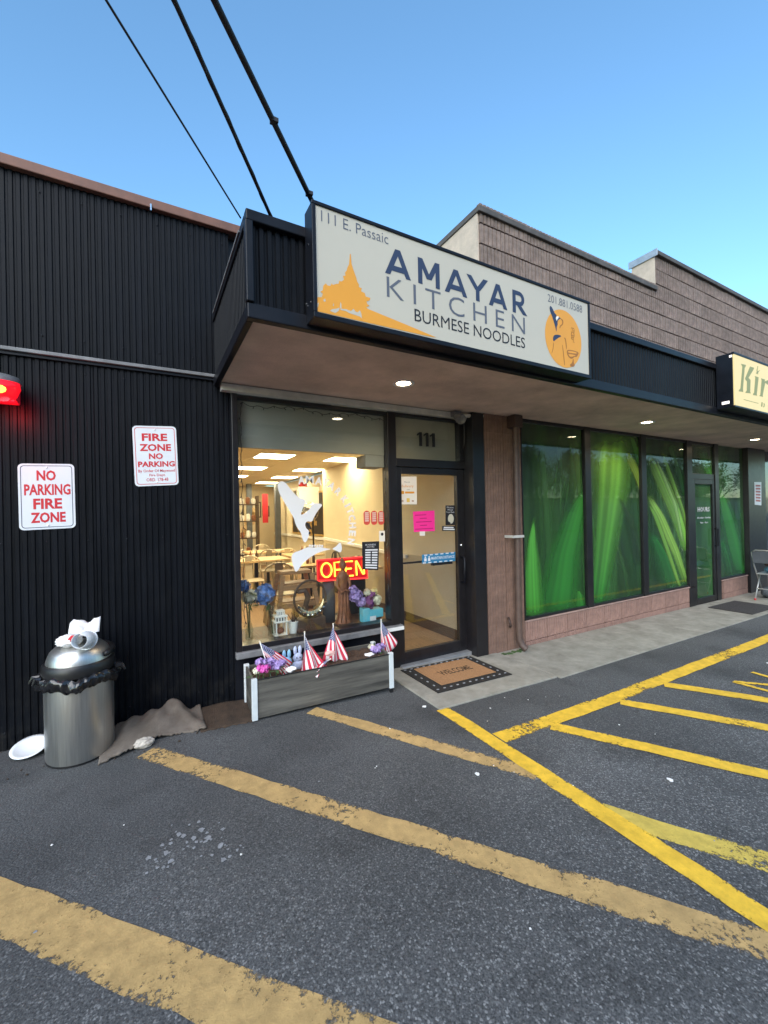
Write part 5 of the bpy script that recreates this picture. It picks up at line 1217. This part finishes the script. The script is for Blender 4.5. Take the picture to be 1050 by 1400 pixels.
for u in (.0, L-.042):
    for w in (.0, D-.034):
        pbox(u, u+.042, w, w+.034, PZ0, PZ1+.004, 'corner_post', M['post_white'])
        pbox(u+.008, u+.034, w+.006, w+.028, gnd(A.x+u)+.001, PZ0-.0005, 'foot', M['black_plastic'], 0)
k = 40; v = []; rn = random.Random(4)
for j in range(11):
    for i in range(k+1):
        p = A+dx*(.03+(L-.06)*i/k)+dy*(.03+(D-.06)*j/10); v.append((p.x, p.y, PZ1-.045+rn.uniform(-.012, .012)))
so_ = MB().add(v, [(j*(k+1)+i, j*(k+1)+i+1, (j+1)*(k+1)+i+1, (j+1)*(k+1)+i) for j in range(10) for i in range(k)]).build('soil', M['soil'], pb)
def inp(px, py, w): # planter point seen at that pixel, w metres behind the front
    yy = A.y+w-.02; return at(px, py, yy)
# flags
def star_mat():
    m = bpy.data.materials.new('flag_canton'); m.use_nodes = True; nt = m.node_tree; N = nt.nodes; L_ = nt.links; p = N['Principled BSDF']; p.inputs['Roughness'].default_value = .75
    uv = N.new('ShaderNodeUVMap'); mp = N.new('ShaderNodeMapping'); mp.inputs['Scale'].default_value = (8, 7, 1); L_.new(uv.outputs[0], mp.inputs[0])
    fr = N.new('ShaderNodeVectorMath'); fr.operation = 'FRACTION'; L_.new(mp.outputs[0], fr.inputs[0])
    su = N.new('ShaderNodeVectorMath'); su.operation = 'DISTANCE'; su.inputs[1].default_value = (.5, .5, 0); L_.new(fr.outputs[0], su.inputs[0])
    lt_ = N.new('ShaderNodeMath'); lt_.operation = 'LESS_THAN'; lt_.inputs[1].default_value = .24; L_.new(su.outputs['Value'], lt_.inputs[0])
    mx = N.new('ShaderNodeMix'); mx.data_type = 'RGBA'; L_.new(lt_.outputs[0], mx.inputs['Factor']); mx.inputs['A'].default_value = (.03,.04,.16,1); mx.inputs['B'].default_value = (.8,.8,.82,1)
    L_.new(mx.outputs['Result'], p.inputs['Base Color']); return m
M['canton'] = star_mat()
def flag(label, base, top, fan0, fan1, length, seed, hoist=.05):
    """small stick flag, its cloth hanging in a fan from the stick: fan0/fan1 are the two edge directions"""
    base, top, fan0, fan1 = Vector(base), Vector(top), Vector(fan0).normalized(), Vector(fan1).normalized()
    t = thing('stick_flag', base, label, 'flag', 'small stick flags')
    MB().tube([base, top], .0042, 6).build('stick', M['white'], t, smooth=True)
    MB().blob(top, .008, 1).build('tip', M['canvas'], t, smooth=True)
    nu, nv = 14, 13; v = []; uvs = []; d = (base-top).normalized()
    for i in range(nu+1):
        for j in range(nv+1):
            u, w = i/nu, j/nv
            e = fan0.lerp(fan1, w).normalized()
            P = top+d*(.012+hoist*w)+e*length*u*(1+.10*math.sin(w*8+seed))
            P += Vector((.35, -1, 0))*(.026*math.sin(w*10+seed+u*2.2)*(.15+u))+Vector((0, 0, -.02*u*u))
            v.append(P); uvs.append((u/.42, w/(7/13)))
    me = bpy.data.meshes.new('cloth'); f = []; mi = []
    for i in range(nu):
        for j in range(nv):
            f.append((i*(nv+1)+j, i*(nv+1)+j+1, (i+1)*(nv+1)+j+1, (i+1)*(nv+1)+j)); mi.append(2 if (i < 6 and j < 7) else (0 if j % 2 == 0 else 1))
    me.from_pydata(v, [], f)
    for q in ('flag_red', 'flag_white', 'canton'): me.materials.append(M[q])
    me.polygons.foreach_set('material_index', mi); me.polygons.foreach_set('use_smooth', [True]*len(f))
    l = me.uv_layers.new(name='UVMap')
    for lp in me.loops: l.data[lp.index].uv = uvs[lp.vertex_index]
    me.update(); o = bpy.data.objects.new('cloth', me); link(o, t)
    s = o.modifiers.new('thick', 'SOLIDIFY'); s.thickness = .0012
sz = PZ1-.06
def fl_at(label, tip, foot, w, f0, f1, length, seed, hoist=.05):
    tp = inp(*tip, w); ft = inp(*foot, w); k = (sz-tp.z)/(ft.z-tp.z) if abs(ft.z-tp.z) > 1e-3 else 1
    ft = tp+(ft-tp)*k; flag(label, ft, tp, f0, f1, length, seed, hoist)
fl_at('small american flag leaning left at the left end of the planter', (355,877), (365,908), .12, (.42,-.05,-.30), (.62,-.1,-.75), .28, 0, .10)
fl_at('small american flag hanging straight, second from the left in the planter', (416.5,864), (417,905), .12, (-.16,-.1,-1), (.60,-.12,-.9), .32, 1.5, .03)
fl_at('tallest small american flag, in the middle of the planter', (455.5,853), (457,900), .20, (-.34,-.05,-1), (.40,-.1,-.85), .30, 3, .03)
fl_at('small american flag drooping low over the planter front edge', (452,901), (434,912), .06, (-.7,-.15,-.10), (-.55,-.2,-.45), .14, 4, .05)
fl_at('small american flag at the right end of the planter', (521,847), (521.5,885), .26, (.48,-.05,-.62), (-.05,-.1,-1), .26, 5, .09)
# flowers and bunnies in the planter
def clump(name, label, spots, cat='flowers'):
    c0 = inp(*spots[0][:2], spots[0][2]); t = thing(name, (c0.x, c0.y, sz), label, cat)
    for i, (a, b, w, r, mt) in enumerate(spots):
        c = inp(a, b, w)
        o = MB().blob(c, r*.4, 2, .15, seed=i).build('bloom', M[mt], t); petals(c, r, 70, r*.48, 200+i, (1.15,1,.8)).build('petals', M[mt], o)
        MB().tube([c, (c.x, c.y+.01, sz)], .004, 5).build('stem', M['leaf'], t)
    for i in range(7):
        c = inp(*spots[i % len(spots)][:2], spots[0][2]); p = Vector((c.x+random.uniform(-.05,.05), c.y, c.z-.03)); d = Vector((random.uniform(-1,1), random.uniform(-.8,.2), random.uniform(-.2,.6))).normalized(); s = d.cross(Vector((0,0,1))).normalized()
        MB().add([p, p+d*.04+s*.016, p+d*.08, p+d*.04-s*.016], [(0,1,2,3)]).build('leaf', M['leaf'], t)
clump('flower_clump', 'purple and magenta artificial flowers at the left of the planter', [(360,914,.04,.042,'magenta'), (369,905,.06,.040,'purple'), (378,909,.05,.042,'purple'), (351,917,.05,.026,'cream_flower'), (386,905,.10,.03,'purple'), (355,905,.10,.03,'purple')])
clump('flower_clump', 'lilac artificial flower at the right of the planter', [(514,887,.16,.046,'purple'), (521,884,.18,.036,'purple'), (508,884,.18,.026,'cream_flower')])
M['bunny_blue'] = mat('bunny_blue', (.26,.50,.72), .6, var=.2, scale=40); M['bunny_lilac'] = mat('bunny_lilac', (.45,.52,.72), .6, var=.2, scale=40)
for i, (px_, py_, w, lab) in enumerate(((392,905,.16,'bunny_blue'), (407,899,.20,'bunny_lilac'))):
    c = inp(px_, py_, w); t = thing('bunny_pick', (c.x, c.y, sz), ['sky blue bunny shaped ornament in the planter, left one', 'lilac blue bunny shaped ornament in the planter, right one'][i], 'ornament', 'bunny ornaments')
    MB().blob((c.x, c.y, c.z), .042, 2, .06, (1, .5, 1)).build('head', M[lab], t, smooth=True)
    for s in (-1, 1): MB().blob((c.x+s*.021, c.y, c.z+.062), .036, 2, .05, (.45, .3, 1.1)).build('ear', M[lab], t, smooth=True)
    MB().blob((c.x, c.y, c.z-.062), .05, 2, .06, (1, .5, .9)).build('body', M[lab], t, smooth=True)
    for s in (-1, 1): MB().blob((c.x+s*.014, c.y-.021, c.z+.006), .006, 1).build('eye', M['ink'], t)
for i, (px_, py_, w) in enumerate(((398,915,.05), (452,893,.09), (505,895,.14))):
    c = inp(px_, py_, w)
    tag(MB().blob((c.x, c.y, c.z), .03, 2, .25, (1.5, .9, .7), 50+i).build('fabric_scrap', M['flag_white'] if i != 1 else mat('pale_pink', (.75,.45,.42), .7)), ['white fabric scrap beside the bunnies in the planter', 'pale pink fabric scrap behind the middle flag', 'white cup rim under the lilac flower at right'][i], 'scrap')

# door mat
def ground_poly(x0, x1, y0, y1, h): 
    return [(x0, y0, gnd(x0)+h), (x1, y0, gnd(x1)+h), (x1, y1, gnd(x1)+h), (x0, y1, gnd(x0)+h)]
mt_ = thing('door_mat', (2.65, 3.3, gnd(2.65)), 'brown coir WELCOME mat with black rubber border at the restaurant door', 'mat')
o = MB().extr(ground_poly(2.19, 3.10, 2.975, 3.605, .016), (0, 0, .008)).build('border', M['rubber'], mt_, bevel=.003)
MB().extr(ground_poly(2.315, 2.99, 3.085, 3.545, .0245), (0, 0, .006)).build('coir_panel', M['coir'], mt_, bevel=.002)
def mxy(u, w): x = 2.315+.675*u; return (x, 3.085+.46*w, gnd(x)+.0312)
O = Vector(mxy(.22, .38)); text('WELCOME', M['brown_print'], mt_, O, Vector(mxy(.80, .38))-O, Vector(mxy(.22, .62))-O, bold=.02)
sp = MB().lathe([(.012, 0), (.010, .0025), (.001, .003)], n=8).mesh('stud', M['splatter'])
for i in range(12):
    for yy in (3.03, 3.575): x = 2.23+.83*i/11; piece('stud', sp, mt_, (x, yy, gnd(x)+.0242), scale=(1.3, .8, 1))
for j in range(5):
    for x in (2.253, 3.045): piece('stud', sp, mt_, (x, 3.12+.10*j, gnd(x)+.0242), scale=(.8, 1.3, 1))
tag(MB().extr(ground_poly(8.0, 8.95, 2.78, 3.36, .014), (0, 0, .012)).build('door_mat', mat('grey_mat', (.045,.040,.040), .95, var=.3, scale=60, bump=.8, bscale=300), bevel=.004), 'plain dark grey mat in front of the green shop door', 'mat')
# notice on the end panel
t = thing('wall_notice', (9.9, BY-.055, 1.7), 'narrow white notice with faint red print on the black end panel', 'sign')
P = [at(*q, BY-.054) for q in ((1031.5,659),(1041,659),(1041,691),(1032,690))]
MB().extr(P, (0, .003, 0)).build('sheet', M['sign_blue_white'], t)
for k in range(6):
    a = P[3].lerp(P[0], .15+.13*k); b = P[2].lerp(P[1], .15+.13*k); o_ = Vector((0, -.001, 0)); h = Vector((0, 0, .035))
    MB().poly([a.lerp(b, .15)+o_, a.lerp(b, .85)+o_, a.lerp(b, .85)+o_+h, a.lerp(b, .15)+o_+h]).build('printed_row', mat('faint_red', (.45,.16,.16), .6), t)

# folding chair with a few things at the right edge
fc = thing('folding_chair', (9.3, 2.9, gnd(9.3)), 'grey metal folding chair at the right edge by the black panel', 'chair')
gz_ = gnd(9.3); X, Yc = 9.30, 3.02
def fp(a, b, c): return (X+a, Yc+b, gz_+.013+c)
M['grey_tube'] = mat('grey_tube', (.50,.50,.49), .35, metal=.6)
for b in (-.21, .21):
    MB().tube([fp(.02, b, .85), fp(.10, b, .62), fp(.52, b, .0)], .013, 8).build('front_leg', M['grey_tube'], fc, smooth=True)
    MB().tube([fp(.06, b*.9, .02), fp(.30, b*.9, .46)], .012, 8).build('rear_leg', M['grey_tube'], fc, smooth=True)
    MB().lathe([(.016, 0), (.016, .03)], fp(.06, b*.9, -.0), 8).build('foot', M['red'], fc)
MB().tube([fp(.02, -.21, .85), fp(.0, -.15, .89), fp(.0, .15, .89), fp(.02, .21, .85)], .013, 8).build('top_rail', M['grey_tube'], fc, smooth=True)
MB().extr([fp(.02, -.2, .66), fp(.02, .2, .66), fp(-.01, .2, .87), fp(-.01, -.2, .87)], (.02, 0, .0)).build('backrest', M['grey_cloth'], fc, bevel=.008)
MB().tube([fp(.12, -.19, .2), fp(.12, .19, .2)], .009, 6).build('stretcher', M['grey_tube'], fc)
MB().extr([fp(.14, -.20, .45), fp(.54, -.20, .46), fp(.54, .20, .46), fp(.14, .20, .45)], (0, 0, .02)).build('seat', M['grey_tube'], fc, bevel=.006)
c = fp(.36, 0, .53); tag(MB().blob(c, .15, 3, .05, (1.1, 1, .42), 3).build('folded_jacket', M['denim'], smooth=True), 'folded blue denim jacket on the folding chair seat', 'jacket')
c = fp(.40, .0, .68); tag(MB().blob(c, .15, 3, .06, (1, .8, .62), 4).build('cream_bag', M['canvas'], smooth=True), 'cream cloth bag on top of the denim jacket', 'bag')
c = fp(.20, .05, .70); tag(MB().blob(c, .075, 3, .08, (.8, .8, 1.3), 5).build('brown_pouch', M['cocoa'], smooth=True), 'brown pouch behind the cream bag on the chair', 'pouch')
tag(MB().blob(fp(.45, .12, .11), .14, 3, .08, (1, .8, .75), 6).build('dark_backpack', M['grey_cloth'], smooth=True), 'dark grey backpack under the folding chair', 'bag')

# ------------------------------------------------------------------ across the lot (unseen, added to shape the reflections in the glass)
hb_ = thing('added_opposite_building', (12, -19, 0), 'unseen dark brick building across the lot, added to dim reflections in the restaurant window', 'building')  # unseen block added so the restaurant glass mirrors less bright sky
M['far_brick'] = mat('far_brick', (.10,.065,.05), .9, var=.3, scale=3); M['far_glass'] = mat('far_glass', (.03,.035,.04), .1)
MB().box(-14, 24, -27, -19, -.3, 8.8).build('wall', M['far_brick'], hb_)
MB().box(-14.2, 24.2, -27.2, -18.8, 8.81, 9.1).build('cornice', M['coping'], hb_)
wm = MB().box(-.6, .6, -.06, 0, 0, 1.5).mesh('window', M['far_glass']); sm = MB().box(-.7, .7, -.12, 0, -.12, -.005).mesh('sill', M['concrete'])
for i in range(13):
    for z in (1.0, 3.9, 6.6):
        w = piece('window', wm, hb_, (-12+2.9*i, -18.93, z)); piece('sill', sm, hb_, (-12+2.9*i, -18.87, z))
gar = thing('added_garage_row', (45, -15, -.1), 'unseen long pale garage across the lot, added for reflections in the green windows', 'building')  # out of view, added to give the green windows a pale reflected band
MB().box(27, 70, -19, -15, -.3, 2.3).build('wall', M['concrete'], gar)
MB().box(26.8, 70.2, -19.2, -14.8, 2.31, 2.5).build('roof', M['coping'], gar)
for i in range(12): MB().box(28+3.5*i, 30.6+3.5*i, -14.99, -14.93, -.1, 2.0).build('garage_door', M['grey_panel'], gar)
def tree_mesh(seed):
    rn = random.Random(seed); mb = MB(); cl = [(rn.gauss(0, 1.3), rn.gauss(0, 1.3), rn.uniform(3.2, 7.4), rn.uniform(.8, 1.6)) for _ in range(16)]
    for cx_, cy_, cz_, r in cl:
        for k in range(150):
            d = Vector((rn.gauss(0,1), rn.gauss(0,1), rn.gauss(0,1))).normalized()*r*rn.uniform(.5, 1.1); p = Vector((cx_, cy_, cz_))+d
            a = Vector((rn.gauss(0,1), rn.gauss(0,1), rn.gauss(0,1))).normalized()*.16; b = a.orthogonal().normalized()*.10
            mb.add([p-a, p+b, p+a, p-b], [(0,1,2,3)])
    tk = MB().tube([(0,0,-.3), (.05,0,2), (0,.1,4), (.2,0,6)], [.24,.18,.13,.05], 9)
    for cx_, cy_, cz_, r in cl[:8]: tk.tube([(0,0,2.2), (cx_*.5, cy_*.5, cz_*.75), (cx_, cy_, cz_)], [.10,.07,.03], 6)
    return mb.mesh('crown', M['leaf']), tk.mesh('trunk', M['dark_wood'])
tm = [tree_mesh(1), tree_mesh(2)]
for i in range(14):
    x = 25+3.7*i+random.uniform(-.8, .8); y = -21-random.uniform(0, 3); t = thing('added_tree', (x, y, -.1), '%s unseen tree from the left behind the pale garage, added to darken the green window reflections' % ['first','second','third','fourth','fifth','sixth','seventh','eighth','ninth','tenth','eleventh','twelfth','thirteenth','fourteenth'][i], 'tree', 'added trees across the lot')  # tree row added behind the camera to keep low sky out of the reflections
    a, b = tm[i % 2]; rz = random.uniform(0, 6)
    piece('crown', a, t, (x, y, -.1), (0, 0, rz)); piece('trunk', b, t, (x, y, -.1), (0, 0, rz))
